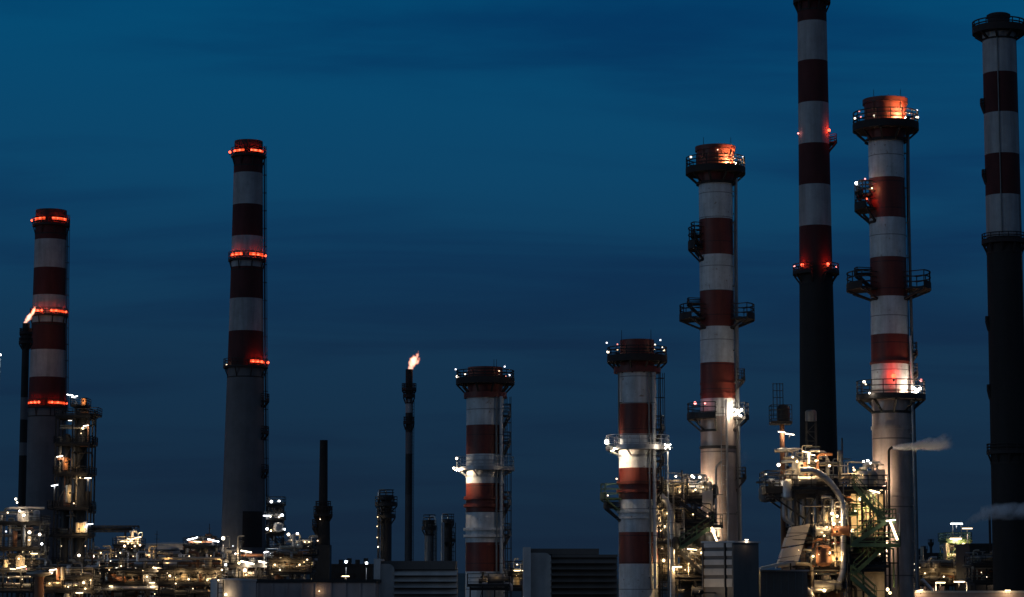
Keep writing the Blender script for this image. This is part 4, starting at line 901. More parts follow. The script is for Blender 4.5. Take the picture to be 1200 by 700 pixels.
def intake(label, Y, xw0, xw1, yw, xp1, yp, xl1, yl, lmat, slat_n, roof):
    """a louvred air intake house: white end wall, curved inner panel, louvre bank and roof slabs"""
    k = mpp(Y); X0_, X1_ = at(xw0, 680, Y).x, at(xl1, 680, Y).x; t = thing('intake_house', label, 'intake house', ((X0_ + X1_) / 2, Y, 0), 'louvred intake houses')
    xw, xp = at(xw1, 680, Y).x, at(xp1, 680, Y).x; zw, zp, zl = zat(yw, Y), zat(yp, Y), zat(yl, Y)
    m = MB(); m.box(((X0_ + xw) / 2, Y + 2.5, zw / 2), (xw - X0_, 6.4, zw)); m.build('end_wall', 'panel_white', t)
    m = MB(); q = [(xw + .004, 0), (xp, 0), (xp, zp - .5)] + [(xp - .5 + .5 * math.cos(a), zp - .5 + .5 * math.sin(a)) for a in (.4, .8, 1.2, 1.57)] + [(xw + .004, zp)]
    n = len(q); m.add([(x, Y + .1, z) for x, z in q] + [(x, Y + 5, z) for x, z in q], [tuple(range(n)), tuple(range(2 * n - 1, n - 1, -1))] + [(i, (i + 1) % n, n + (i + 1) % n, n + i) for i in range(n)]); m.build('inner_panel', 'panel_grey', t)
    m = MB(); m.box(((xp + X1_) / 2 + .01, Y + 2.9, (zl + .05) / 2), (X1_ - xp - .02, 4.6, zl + .05)); m.build('housing', 'panel_dark', t)
    for i in range(slat_n):
        m = MB(); z = zl - .08 - i * (7.1 * k)
        w_ = X1_ - xp
        m.add([(xp - .05, Y + .55, z), (X1_ + .05, Y + .55, z), (X1_ + .05, Y - .05, z - .34), (xp - .05, Y - .05, z - .34), (xp - .05, Y + .55, z - .06), (X1_ + .05, Y + .55, z - .06), (X1_ + .05, Y - .05, z - .40), (xp - .05, Y - .05, z - .40)],
              [(0, 1, 2, 3), (7, 6, 5, 4), (0, 4, 5, 1), (1, 5, 6, 2), (2, 6, 7, 3), (3, 7, 4, 0)]); m.build('louvre', lmat, t)
    for xa, xb, y0, y1, dp in roof:
        a, b = at(xa, y0, Y).x, at(xb, y0, Y).x; za, zb = zat(y1, Y), zat(y0, Y); m = MB(); m.box(((a + b) / 2, Y + dp / 2 + .25, (za + zb) / 2), (b - a, dp, zb - za)); m.build('roof', 'panel_dark', t)
    return t
intake('grey louvred intake house with pale end wall, under the lone thin flare', 195, 438.5, 446, 655, 462, 661, 535, 667.5, 'panel_grey', 6, [(446.5, 534, 657.5, 667.4, 5)])
intake('darker louvred intake house between the two short steel stacks', 190, 613, 622, 641.5, 646, 648, 723, 653, 'panel_dark', 7, [(622.5, 702, 643, 649.8, 5), (646.5, 724, 650, 653.3, 5.2)])
# plant bits at the foot of the short stacks
Y = 236
t, X0, X1, zs = steel_frame('pump_frame', 'small frame with an amber lamp, right of the first short stack foot', 'pump frame', 594, 612, (672, 688), Y, 3, seed=81, bay=1.2, w=.1, rt=.05)
dress(t, X0, X1, zs[1], zs[0] + 1, Y, 3, 230, n=9, rr=(.05, .12))
lamps(t, [(608, 669, .24, 'tube', 'lamp_warm', 1), (606, 662, .12, '', 'lamp_warm', 1), (600, 672, .1, '', 'spark_warm', 1.5), (609, 676, .16, '', 'lamp_amber', 1.2)], Y)
Y = 226
t, X0, X1, zs = steel_frame('pump_frame', 'dark pump frame with one amber lamp at the base of the first short stack', 'pump frame', 551, 594, (687,), Y, 2.2, seed=82, bay=1.2, w=.1, rt=.05)
dress(t, X0, X1, zs[0], zs[0] + 1.2, Y, 2, 231, n=9, rr=(.05, .2), mats=['dark_steel', 'grey_steel', 'galv', 'beige'])
lamps(t, [(578.5, 676, .11, '', 'lamp_warm', -.1), (575, 678, .1, '', 'lamp_amber', 0)], Y)

# more low racks that fill the skyline of the left plant
for (x0, x1, ys, Yq, lb, n, sd, lm_) in (
    (44, 112, (676, 691), 338, 'low dark rack in front of the lattice tower foot, right of the rusty vessel', 22, 400, [(98, 683, .3, '', 'lamp_amber', 3.6), (93, 695, .24, 'tube', 'lamp_warm', 3.6), (58, 684, .16, '', 'lamp_amber', 3.6), (80, 688, .14, '', 'lamp_warm', 3.6), (106, 680, .16, '', 'lamp_amber', 3.6), (50, 692, .14, '', 'spark_warm', 3.6), (100, 690, .2, '', 'lamp_amber', 3.6)]),
    (190, 262, (668, 684), 342, 'low rack crowded with pipes, below the cream tank and strip lamp frame', 30, 420, [(199, 675, .26, '', 'lamp_amber', 3.6), (212, 672, .28, '', 'lamp_amber', 3.6), (221, 679, .2, '', 'lamp_warm', 3.6), (232, 671, .22, '', 'lamp_amber', 3.6), (243, 680, .2, '', 'lamp_amber', 3.6), (252, 672, .24, '', 'lamp_amber', 3.6), (206, 684, .14, '', 'lamp_warm', 3.6), (226, 690, .14, '', 'lamp_dim', 3.6), (260, 668, .2, '', 'lamp_warm', 3.6)]),
    (108, 160, (656, 668), 430, 'far rack of pipes between lattice tower and yellow lit open frame', 22, 440, [(116, 655, .24, '', 'lamp_amber', 3.6), (125, 660, .26, '', 'lamp_amber', 3.6), (133, 655, .22, '', 'lamp_amber', 3.6), (113, 664, .2, '', 'lamp_warm', 3.6), (138, 662, .24, '', 'lamp_amber', 3.6), (122, 650, .16, '', 'lamp_warm', 3)]),
    (164, 222, (655, 668), 440, 'far rack of pipes standing right before the foot of the cream tank', 24, 460, [(170, 660, .3, '', 'lamp_amber', 3.6), (178, 655, .26, '', 'lamp_amber', 3.6), (187, 661, .26, '', 'lamp_amber', 3.6), (173, 652, .2, '', 'lamp_amber', 3)]),
    (318, 366, (656, 670), 340, 'low rack before the stair tower, below the amber glowing bay', 18, 480, [(322, 662, .2, '', 'lamp_amber', 3.6), (334, 659, .24, '', 'lamp_amber', 3.6), (351, 662, .2, '', 'lamp_amber', 3.6), (328, 668, .16, '', 'lamp_warm', 3.6), (360, 656, .2, '', 'lamp_dim', 3.6)])):
    t, X0, X1, zs = steel_frame('pipe_rack', lb, 'pipe rack', x0, x1, ys, Yq, 6, seed=sd, bay=2.4, brace=.6, group='lit pipe racks', w=.16)
    dress(t, X0, X1, zs[1], zs[0], Yq, 5.5, sd + 1, n=n); dress(t, X0, X1, zs[0], zs[0] + 2.0, Yq, 5.5, sd + 2, n=int(n * .8)); dress(t, X0, X1, zs[1] - 2.2, zs[1], Yq, 5.5, sd + 3, n=int(n * .6))
    lamps(t, lm_, Yq)
# ------------------------------------------------------------------ RIGHT CENTRE: unit between the floodlit short stack and the tall one
Y = 224
t, X0, X1, zs = steel_frame('process_unit', 'yellow lit unit with zigzag stairs between short and tall steel stacks', 'process unit', 771, 834, (584, 612, 646, 676), Y, 4, mat='dark_steel', seed=91, bay=1.6, brace=.4, w=.14, rt=.06, h=1.15)
m = MB(); a, b = at(797, 690, Y + 1).x, at(829, 690, Y + 1).x; zt = zat(596, Y); m.lathe(((a + b) / 2, Y + 1.4, 0), [((b - a) / 2, 0), ((b - a) / 2, zt - .5), ((b - a) / 2 * .8, zt - .1), (.02, zt)], 36); m.build('reactor', 'beige', t)
dress(t, X0, X1, zs[0], zs[0] + 1.8, Y, 4, 300, n=28, rr=(.05, .14), mats=['beige', 'cream', 'galv', 'grey_steel', 'beige'])
for i, n in ((1, 10), (2, 10), (3, 14)): dress(t, X0, at(797, 690, Y).x, zs[i], zs[i - 1], Y, 4, 300 + i, n=n, rr=(.05, .15), mats=['beige', 'galv', 'grey_steel', 'cream'])
dress(t, at(766, 690, Y).x, at(802, 690, Y).x, zs[2], zs[0] + 1.5, Y - 2.3, 1.2, 320, n=34, rr=(.04, .1), mats=['dark_steel', 'grey_steel', 'beige', 'galv', 'dark_steel']); dress(t, at(798, 690, Y).x, at(836, 690, Y).x, zs[2], zs[0], Y - 2.1, 1.0, 321, n=20, rr=(.04, .09), mats=['dark_steel', 'grey_steel', 'dark_steel'])
m = MB(); p = at(829, 588, Y - 2.2); m.box(p, (.95, .8, 1.9)); m.build('junction_box', 'panel_grey', t)
dress(t, at(800, 690, Y).x, X1, zs[3], zs[2], Y - 1, 3, 310, n=12, rr=(.05, .15)); dress(t, X0, X1, zs[3] - 2, zs[3], Y - 1, 3, 311, n=12, rr=(.05, .15), mats=['dark_steel', 'grey_steel'])
flight(t, at(797, 590, Y - 2.6), at(836, 614, Y - 2.6), .9, 'dark_steel'); flight(t, at(836, 616, Y - 3.4), at(797, 643, Y - 3.4), .9, 'green_steel'); flight(t, at(797, 647, Y - 2.6), at(822, 672, Y - 2.6), .9, 'dark_steel')
m = MB(); p = at(838, 618, Y - 3); m.box(p + Vector((0, 0, -.05)), (1.3, 2.4, .1)); dk = m.build('landing', 'dark_steel', t)
m = MB(); straight_rail(m, p + Vector((-.6, -1.15, 0)), p + Vector((.6, -1.15, 0)), 1.1, .06); straight_rail(m, p + Vector((.6, -1.15, 0)), p + Vector((.6, 1.15, 0)), 1.1, .06); m.build('railing', 'dark_steel', dk)
for px, mt in ((822, 'cream'), (827, 'beige'), (831, 'cream')):
    a_, b_ = at(px, 583, Y - 2), at(px, 564, Y - 2); m = MB(); m.lathe(a_, [(.02, a_.z), (.24, a_.z + .1), (.24, b_.z - .1), (.02, b_.z)], 12); m.build('drum', mt, t)
m = MB(); m.tube([at(772, 579, Y - 2.8), at(780, 586, Y - 2.8), at(787.5, 604, Y - 2.8), at(787.5, 700, Y - 2.8)], .3, 14, bend=1.0, seg=8); m.build('elbow_pipe', 'silver', t)
lamps(t, [(792, 558.5, .15, '', 'lamp_white', 2), (811, 558, .2, '', 'lamp_white', 2), (813, 559.5, .15, '', 'lamp_cool', 2), (820, 559.5, .2, '', 'lamp_white', 2), (806, 568, .13, '', 'lamp_amber', 2.2), (799, 572, .14, '', 'lamp_amber', 2.2), (797, 577, .12, '', 'lamp_amber', 2.3), (815, 574, .13, '', 'lamp_warm', 2.3), (783, 571, .11, '', 'lamp_warm', 2.2), (776, 560, .08, '', 'spark_pink', 2), (824, 571, .1, '', 'lamp_warm', 2.6),
    (774, 597, .13, '', 'lamp_amber', 2.6), (782, 602, .12, '', 'lamp_warm', 2.6), (775, 607, .12, '', 'lamp_amber', 2.6), (779, 618, .14, '', 'lamp_warm', 2.6), (783, 623, .1, '', 'lamp_white', 2.6), (774, 622, .11, '', 'lamp_amber', 2.6), (800, 600, .1, '', 'lamp_amber', 2.3), (812, 603, .12, '', 'lamp_amber', 1.9), (839.5, 618.5, .2, 'tube', 'lamp_white', 4), (811, 644, .22, 'tube', 'lamp_warm', 3.2, 0, 6), (812, 660, .13, '', 'lamp_amber', 2.6),
    (777.5, 657, .24, '', 'lamp_amber', 2.8), (793.5, 664.5, .22, 'tube', 'lamp_amber', 3.2), (763, 664, .15, '', 'lamp_amber', .5), (805, 655, .11, '', 'lamp_warm', 2.6), (822, 648, .18, '', 'lamp_amber', 2.6), (776, 643, .1, '', 'spark_warm', 2.8), (803, 668, .1, '', 'spark_warm', 2.8), (770, 687, .08, '', 'spark_warm', 2.8)], Y)
lm = shared('slant', lambda m: m.bar((-.32, 0, .85), (.32, 0, -.85), .16), 'lamp_warm')
h_ = MB(); p = at(838, 629, Y - 4.2); h_.bar(p + Vector((-.38, .14, .95)), p + Vector((.38, .14, -.95)), .22, .1); ho = h_.build('strip_light', 'dark_steel', t); g_ = bpy.data.objects.new('lamp_glass', lm); COL.objects.link(g_); g_.parent = ho; g_.location = p - ORG[t.name]
lamp_post('tall lamp mast with extra white lamps added for glare beside the floodlit short stack', 782.5, 523, 219, r=.22, mat='lamp_star', burst=True)
# exhaust pipe up the tall stack's foot
t = thing('vent_pipe', 'thin pale vent pipe with hooked top before the left tall steel stack foot', 'vent pipe', (at(842, 690, 231).x, 231, 0), 'thin vent pipes'); m = MB()
m.tube([(at(839, 690, 231).x, 231, 0), at(839, 600, 231), at(839, 547, 231), at(846, 541, 231)], .11, 8, bend=.5); m.build('pipe', 'galv', t); m = MB(); p = at(839, 600, 231); m.bar(p, p + Vector((0, 4, 0)), .1); m.build('clamp', 'galv', t)

# white louvred cabinet, seen at its corner
Y = 172
K = at(861, 690, Y); z = zat(634, Y); t = thing('louvred_cabinet', 'tall white louvred cabinet with plain side painted as shade, before the tall steel stack', 'cabinet', (K.x, Y, 0))
k = mpp(Y); al = math.radians(33)
uL = Vector((-math.cos(al), math.sin(al), 0)); uR = Vector((math.cos(math.radians(50)), math.sin(math.radians(50)), 0))
WL, WR = 34.5 * k / math.cos(al), 32 * k / math.cos(math.radians(50))
def quadbox(m, o, u, v, a0, a1, b0, b1, z0, z1):
    """a prism spanned along u from a0 to a1 and along v from b0 to b1"""
    vs = [o + u * a + v * b + Vector((0, 0, zz)) for zz in (z0, z1) for a, b in ((a0, b0), (a1, b0), (a1, b1), (a0, b1))]
    m.add(vs, [(3, 2, 1, 0), (4, 5, 6, 7), (0, 1, 5, 4), (1, 2, 6, 5), (2, 3, 7, 6), (3, 0, 4, 7)])
o = Vector((K.x, Y, 0))
m = MB(); quadbox(m, o, uL, uR, 0, WL, 0, WR, 0, z - .12); m.build('body', 'panel_dark', t)  # side darker than the white panels: shade put into the colour
m = MB(); quadbox(m, o, uL, uR, -.1, WL + .1, -.1, WR + .1, z - .117, z); m.build('roof', 'panel_white', t)
nL = uL.cross(Vector((0, 0, 1))); nL = nL if nL.y < 0 else -nL
fr = [0, .045, .27, .32, 1]
tiers = [634, 643.5, 653.5, 664, 676, 690]
for (a0, a1) in ((.06, .24), (.32, .96)):
    for i in range(5):
        m = MB(); quadbox(m, o, uL, nL, WL * a0, WL * a1, .01, .09, zat(tiers[i + 1], Y) + .12, zat(tiers[i], Y) - .14); m.build('panel', 'panel_white' if i < 3 else 'panel_grey', t)
m = MB()
for a in (0, .27, .97): quadbox(m, o, uL, nL, WL * a, WL * (a + .025), .002, .2, .02, z - .125)
m.build('mullion', 'panel_dark', t)
lamp(t, o + uL * (WL * .62) + nL * 2.2 + Vector((0, 0, z - 3.6)), r=.2, mat='lamp_warm', kind='flood', aim=35 + 180, tilt=30)  # added flood out in front, only there to brighten the panels
lamp(t, o + uR * (WR * .5) + Vector((0, -.15, z + .1)), r=.09, mat='lamp_white', kind='tube', aim=50)
m = MB(); p = o + uL * (WL * .62) + Vector((0, 0, z - 3.7)); m.bar(p, p + nL * 2.25, .08); m.build('lamp_bracket', 'dark_steel', t)
# low dark rail wall between cabinet and boiler
t, xa, xb, zz = block('equipment_shed', 'dark low shed with pale sloping canopy beside the inclined duct', 'shed', 891, 946, 668, 200, 3.5, 'panel_dark', par=.12, roofmat='panel_grey')
m = MB(); m.box(((xa + xb) / 2 + 1, 199.96, 3), (1.1, .08, 2.2)); m.build('door', 'soot', t)
m = MB()
for i in range(6): m.bar((xa + .5 + i * .6, 199.9, zz - 2), (xa + .5 + i * .6, 199.9, zz - .2), .05)
m.build('grille', 'grey_steel', t)
a_, b_ = at(890, 665.5, 199), at(930, 656, 199); m = MB(); m.add([(a_.x, 198.4, a_.z), (b_.x, 198.4, b_.z), (b_.x, 202.4, b_.z), (a_.x, 202.4, a_.z), (a_.x, 198.4, a_.z - .22), (b_.x, 198.4, b_.z - .22), (b_.x, 202.4, b_.z - .22), (a_.x, 202.4, a_.z - .22)], [(0, 1, 2, 3), (7, 6, 5, 4), (0, 4, 5, 1), (1, 5, 6, 2), (2, 6, 7, 3), (3, 7, 4, 0)]); m.build('canopy', 'cream', t)
m = MB(); p = at(927, 660, 200); m.bar((p.x, 200.4, zz), (p.x, 200.4, p.z), .12); m.build('post', 'dark_steel', t)

# ------------------------------------------------------------------ RIGHT: boiler unit with the big bent pipe and zigzag stairs
Y = 205
t, X0, X1, zs = steel_frame('boiler_unit', 'largest yellow lit boiler structure with silver bent pipe and green zigzag stairs', 'boiler', 928, 1031, (575, 633, 665), Y, 6, mat='dark_steel', seed=101, bay=1.9, brace=.3, w=.16, rt=.06)
BX = lambda px, py=650, dy=0: at(px, py, Y - dy).x
# boiler casing (beige panels) behind the frame
for x0, x1, y0, mt in ((942, 985, 592, 'rusty'), (996, 1034, 574, 'beige')):
    m = MB(); a, b = BX(x0), BX(x1); m.box(((a + b) / 2, Y + .6, zat(y0, Y) / 2), (b - a, 3.4, zat(y0, Y))); m.build('casing', mt, t)
    m = MB()
    for i in range(10): m.box(((a + b) / 2, Y - 1.14, zat(y0, Y) * (i + .7) / 10.2), (b - a + .04, .1, .12))
    m.build('stiffener', mt, t)
# cantilevered deck on the left
z = zat(574, Y); a, b = BX(894, 575), BX(935, 575); m = MB(); m.box(((a + b) / 2, Y, z - .2), (b - a, 5, .4)); dk = m.build('cantilever_deck', 'dark_steel', t)
m = MB()
for y in (Y - 2.5, Y + 2.5): straight_rail(m, (a, y, z), (b, y, z), 1.5, .07, 4)
straight_rail(m, (a, Y - 2.5, z), (a, Y + 2.5, z), 1.5, .07, 4); m.build('railing', 'dark_steel', dk)
m = MB()
for y in (Y - 2.3, Y + 2.3):
    m.bar((a + .2, y, z - .4), (b + .3, y, z - 2.6), .14); m.bar((a + 1.6, y, z - .4), (b, y, z - 1.3), .1); m.bar((a, y, z - .75), (b, y, z - .75), .12)
m.bar((b, Y - 2.3, z - 1.3), (b, Y + 2.3, z - 1.3), .1); m.build('strut', 'dark_steel', dk)
# upper deck body, slightly narrower dark bridge below it
m = MB(); m.box((BX(955), Y, zat(581, Y)), (BX(985) - BX(925), 5.4, .7)); m.build('girder', 'dark_steel', t)
# ducts hanging under the deck and the hopper
for px, r_, y1, mt in ((919, .22, 608, 'galv'), (925.5, .22, 613, 'galv'), (933, .26, 618, 'grey_steel'), (940, .26, 620, 'galv'), (948, .3, 622, 'grey_steel'), (956, .22, 628, 'galv')):
    m = MB(); m.tube([at(px, 581, Y - 1.8), at(px, y1, Y - 1.8), at(px + 9, y1 + 5, Y - 1.8)], r_, 12, bend=.5); m.build('duct', mt, t)
m = MB(); a, b = at(941, 615, Y - 1.2), at(926, 650, Y - 1.2)
def slab(m, p, q, w, th):
    d = (q - p).normalized(); n = Vector((-d.z, 0, d.x)); vs = [v + n * s + Vector((0, y, 0)) for v in (p, q) for s, y in ((0, -w), (th, -w), (th, w), (0, w))]
    m.add(vs, [(3, 2, 1, 0), (4, 5, 6, 7)] + [(i, (i + 1) % 4, 4 + (i + 1) % 4, 4 + i) for i in range(4)])
# inclined duct: four flat panels stepping down to the left
pts = [(949, 614, 927, 618), (945, 626, 922, 630), (941, 639, 918, 643), (937, 651, 914, 655)]
for i, (xa_, ya_, xb_, yb_) in enumerate(pts):
    m = MB(); y0, y1 = Y - 3.3, Y - 1.4
    q = [(xa_, ya_), (xb_, yb_), (xb_ - 3.6, yb_ + 11), (xa_ - 3.6, ya_ + 11.5)]
    vs = [at(x, y, Y - 3) for x, y in q]; vs = [Vector((v.x, y0, v.z)) for v in vs] + [Vector((v.x, y1, v.z)) for v in vs]
    m.add(vs, [(0, 1, 2, 3), (7, 6, 5, 4)] + [(i_, (i_ + 1) % 4, 4 + (i_ + 1) % 4, 4 + i_) for i_ in range(4)]); m.build('inclined_duct', 'cream', t)
m = MB(); p = at(930, 665, Y - 3); m.box((p.x + .1, Y - 2.2, p.z / 2), (1.7, 1.6, p.z)); m.build('hopper', 'panel_grey', t)
# the silver bent pipe, its twin and the small elbow
m = MB(); m.tube([at(938, 552, Y - 3.6), at(955, 551, Y - 3.6), at(971, 563, Y - 3.6), at(988, 586, Y - 3.6), at(988, 672, Y - 3.6), at(982, 686, Y - 3.6), at(968, 691, Y - 3.6), at(950, 691, Y - 3.6)], .27, 18, bend=.9, seg=8); m.build('bent_pipe', 'silver', t)
m = MB(); m.tube([at(966, 556, Y - 2.4), at(981, 574, Y - 2.4), at(992, 590, Y - 2.4), at(992, 690, Y - 2.4)], .18, 14, bend=.9, seg=8); m.build('bent_pipe', 'silver', t)
m = MB(); m.tube([at(933, 691, Y - 4), at(947, 691, Y - 4), at(952, 702, Y - 4), at(952, 730, Y - 4)], .3, 14, bend=.6, seg=8); m.build('elbow_pipe', 'silver', t)
# clutter of pipes on the upper deck and in the bays
dress(t, BX(921), BX(982), zs[0], zs[0] + 3.0, Y, 5, 330, n=44, rr=(.05, .15), mats=['beige', 'cream', 'galv', 'rusty', 'grey_steel'])
dress(t, BX(992), BX(1022), zs[0], zs[0] + 2.0, Y, 5, 331, n=20, rr=(.05, .13), mats=['beige', 'cream', 'galv', 'beige'])
dress(t, BX(957), BX(984), zs[1], zs[0] - 1.2, Y - 2.5, 2.5, 332, n=26, rr=(.05, .16), mats=['beige', 'cream', 'rusty', 'galv'])
dress(t, BX(945), BX(984), zs[2], zs[1], Y - 2.5, 2.5, 333, n=26, rr=(.05, .16), mats=['beige', 'rusty', 'galv', 'cream', 'pipe_red'])
dress(t, BX(945), BX(990), zs[2] - 2.2, zs[2], Y - 2.5, 2.5, 334, n=24, rr=(.05, .16), mats=['dark_steel', 'grey_steel', 'beige'])
dress(t, BX(944), BX(986), zs[2], zs[0] - .8, Y - 3.2, 1.2, 336, n=34, rr=(.04, .1), mats=['dark_steel', 'grey_steel', 'dark_steel', 'beige'])
dress(t, BX(996), BX(1034), zs[2], zs[0], Y - 2.4, .8, 337, n=22, rr=(.04, .08), mats=['dark_steel', 'green_steel', 'grey_steel'])
dress(t, BX(895), BX(930), zs[0] - 1.0, zs[0] + 1.4, Y, 4.4, 338, n=16, rr=(.04, .1), mats=['dark_steel', 'grey_steel', 'galv'])
dress(t, BX(1000), BX(1036), zs[2], zs[1], Y - 1.5, 1.5, 335, n=9, rr=(.05, .12), mats=['dark_steel', 'grey_steel', 'beige'])
for px, y0, y1, r_, mt in ((986.5, 514, 556, .07, 'dark_steel'), (984, 528, 556, .2, 'grey_steel'), (1003, 552, 574, .2, 'beige'), (1009, 548, 574, .2, 'beige'), (1014, 550, 574, .16, 'cream'), (1027, 545, 575, .1, 'dark_steel')):
    a, b = at(px, y1, Y), at(px, y0, Y); m = MB(); m.cyl((a.x, Y - .5, a.z - .5), (a.x, Y - .5, b.z), r_, None, 10); m.build('stand_pipe', mt, t)
# green zigzag stairs and their gallery
dy = 3.6
def galleries(x0, x1, py):
    a, b = at(x0, py, Y - dy), at(x1, py, Y - dy); m = MB(); m.box(((a.x + b.x) / 2, Y - dy, a.z - .05), (b.x - a.x, 1.9, .1)); g = m.build('gallery', 'green_steel', t); m = MB()
    straight_rail(m, (a.x, Y - dy - .9, a.z), (b.x, Y - dy - .9, a.z), 1.1, .07); straight_rail(m, (a.x, Y - dy + .9, a.z), (b.x, Y - dy + .9, a.z), 1.1, .07); straight_rail(m, (b.x, Y - dy - .9, a.z), (b.x, Y - dy + .9, a.z), 1.1, .07); m.build('railing', 'green_steel', g)
galleries(996, 1053, 640); galleries(1030, 1048, 612.5)
flight(t, at(1000, 570, Y - dy + .5), at(1036, 611, Y - dy + .5), .85); flight(t, at(1036, 613, Y - dy - .5), at(1000, 637, Y - dy - .5), .85)
flight(t, at(1034, 642, Y - dy + .5), at(1000, 673, Y - dy + .5), .85); flight(t, at(998, 677, Y - dy - .5), at(1026, 702, Y - dy - .5), .85)
m = MB()
for px in (997, 1052):
    a = at(px, 640, Y - dy + .8); m.bar((a.x, a.y, 0), (a.x, a.y, a.z), .14)
a, b = at(997, 660, Y - dy + .8), at(1052, 660, Y - dy + .8); m.bar(a, b, .12); m.build('stair_post', 'dark_steel', t)
m = MB(); p = at(1054, 602, Y - dy - .6); m.bar(p, at(1054, 640, Y - dy - .6), .07); m.bar(at(1044, 602, Y - dy - .6), p, .07); m.build('handrail_post', 'galv', t)
# box on the stack side
m = MB(); p = at(1030, 560, Y - .5); m.box(p, (1.0, .8, 1.4)); m.build('junction_box', 'panel_grey', t)
lamps(t, [(897.5, 556, .13, '', 'spark_white', 2), (912.5, 545, .24, '', 'lamp_white', 2.7), (904, 562, .12, 'tube', 'lamp_white', 2), (929, 536, .12, '', 'lamp_white', 2.6), (934, 541, 0.17, '', 'lamp_amber', 2.6), (945, 530, .17, 'tube', 'lamp_warm', 2.8, 0, 12), (951, 533, .15, 'tube', 'lamp_warm', 2.8, 0, 10), (940, 546, 0.16, '', 'lamp_amber', 2.9), (956, 540, 0.17, '', 'lamp_amber', 2.9), (965, 538, 0.19, '', 'lamp_amber', 2.9), (972, 546, 0.17, '', 'lamp_warm', 2.9), (948, 545, 0.14, '', 'lamp_amber', 2.9), (960, 529, .09, '', 'spark_warm', 2.9), (923, 548, 0.16, '', 'lamp_amber', 2.9),
    (1012, 541, .15, '', 'lamp_white', 1), (1017, 540, .17, '', 'lamp_cool', 1), (1020, 543, .14, '', 'lamp_white', 1), (1008, 556, 0.19, '', 'lamp_amber', 2.4), (1001, 551, 0.17, '', 'lamp_amber', 2.4), (1014, 560, 0.19, '', 'lamp_amber', 2.4), (1004, 563, 0.16, '', 'lamp_amber', 2.4), (1000, 548, .1, '', 'spark_warm', 2.4),
    (1024, 576, .26, 'tube', 'lamp_warm', 3, 0, 14), (1033, 574, 0.24, '', 'lamp_warm', 2.9), (1020, 570, 0.17, '', 'lamp_amber', 2.6), (975, 602, 0.22, '', 'lamp_warm', 4.2), (981, 605, 0.19, '', 'lamp_warm', 4.2), (972, 608, 0.17, '', 'lamp_amber', 4.2), (977, 614, 0.23, '', 'lamp_warm', 4.2), (984, 612, .1, '', 'lamp_white', 4.2), (969, 618, 0.14, '', 'lamp_amber', 4.2), (980, 623, 0.14, '', 'lamp_amber', 4.2), (966, 628, 0.14, '', 'lamp_amber', 4.2),
    (961, 643, 0.20, '', 'lamp_amber', 4.1), (972, 648, 0.19, '', 'lamp_amber', 4.1), (980, 655, 0.16, '', 'lamp_amber', 4.1), (953, 652, 0.16, '', 'lamp_amber', 4.1), (977, 637, .1, '', 'spark_warm', 4.1), (1002, 600, 0.24, '', 'lamp_amber', 2.4), (1012, 592, 0.24, '', 'lamp_amber', 2.4), (999, 622, 0.24, '', 'lamp_amber', 2.4), (1015, 622, 0.24, '', 'lamp_amber', 2.4), (1008, 585, 0.23, '', 'lamp_amber', 2.4), (1024, 596, 0.23, '', 'lamp_amber', 2.4), (1003, 650, 0.14, '', 'lamp_amber', 2.2), (1022, 650, 0.12, '', 'lamp_amber', 2.2),
    (966, 692, 0.24, '', 'lamp_amber', 4.6), (1040, 691, 0.24, '', 'lamp_warm', 3), (1043, 695, 0.20, '', 'lamp_amber', 3), (1044, 610, .2, 'tube', 'lamp_white', 5, 0, -6), (936, 645, .07, '', 'spark_warm', 3.6), (1020, 605, 0.14, '', 'lamp_amber', 2.2), (1025, 632, 0.13, '', 'lamp_amber', 2.6)], Y, 'lamp_warm')
h_ = MB(); p = at(1047, 621, Y - 5); h_.bar(p + Vector((-.34, .14, .85)), p + Vector((.34, .14, -.85)), .22, .1); ho = h_.build('strip_light', 'dark_steel', t); g_ = bpy.data.objects.new('lamp_glass', lm); COL.objects.link(g_); g_.parent = ho; g_.location = p - ORG[t.name]
# floodlight washing the metal foot of the right tall stack
# pole with a drum on top, left of the black chimney
Y = 207
t = thing('drum_mast', 'slender mast carrying a dark drum and open cage, left of the slim chimney', 'mast', (at(919, 690, Y).x, Y, 0)); c = ORG[t.name]; k = mpp(Y)
m = MB(); m.cyl((c.x, Y, 0), (c.x, Y, zat(495, Y)), .26, .2, 12); m.build('pole', 'rusty', t)
z0, z1 = zat(497, Y), zat(475, Y); p = at(918, 486, Y)
m = MB(); m.lathe((p.x, Y, 0), [(.02, z0 + .05), (.55, z0 + .1), (.55, z1 - .25), (.4, z1), (.02, z1 + .1)], 18); m.build('drum', 'dark_steel', t)
m = MB(); a, b = at(904, 486, Y).x, at(928, 486, Y).x; m.box(((a + b) / 2 - .1, Y, z0), (b - a, 1.8, .1)); dk = m.build('platform', 'dark_steel', t)
m = MB(); straight_rail(m, (a - .1, Y - .85, z0), (b - .1, Y - .85, z0), 1.6, .05, 4); straight_rail(m, (a - .1, Y + .85, z0), (b - .1, Y + .85, z0), 1.6, .05, 4); straight_rail(m, (a - .1, Y - .85, z0), (a - .1, Y + .85, z0), 1.6, .05, 4); m.build('railing', 'dark_steel', dk)
m = MB()
xs = [at(x, 465, Y).x for x in (906, 910.5, 914, 917.5)]
for x in xs: m.bar((x, Y, z1 - 1.2), (x, Y, zat(449, Y)), .06)
for py in (450, 458, 466): m.bar((xs[0], Y, zat(py, Y)), (xs[-1], Y, zat(py, Y)), .05)
m.build('cage', 'dark_steel', t)
lamps(t, [(916, 506.5, .15, 'tube', 'lamp_white', .4, 0, 6), (925.5, 509, .19, 'tube', 'lamp_white', .4, 0, 8)], Y)
t = thing('lattice_stand', 'small lattice stand with a round grey head in front of the slim dark chimney', 'stand', (at(950, 690, Y + 3).x, Y + 3, 0)); c = ORG[t.name]; Yq = Y + 3
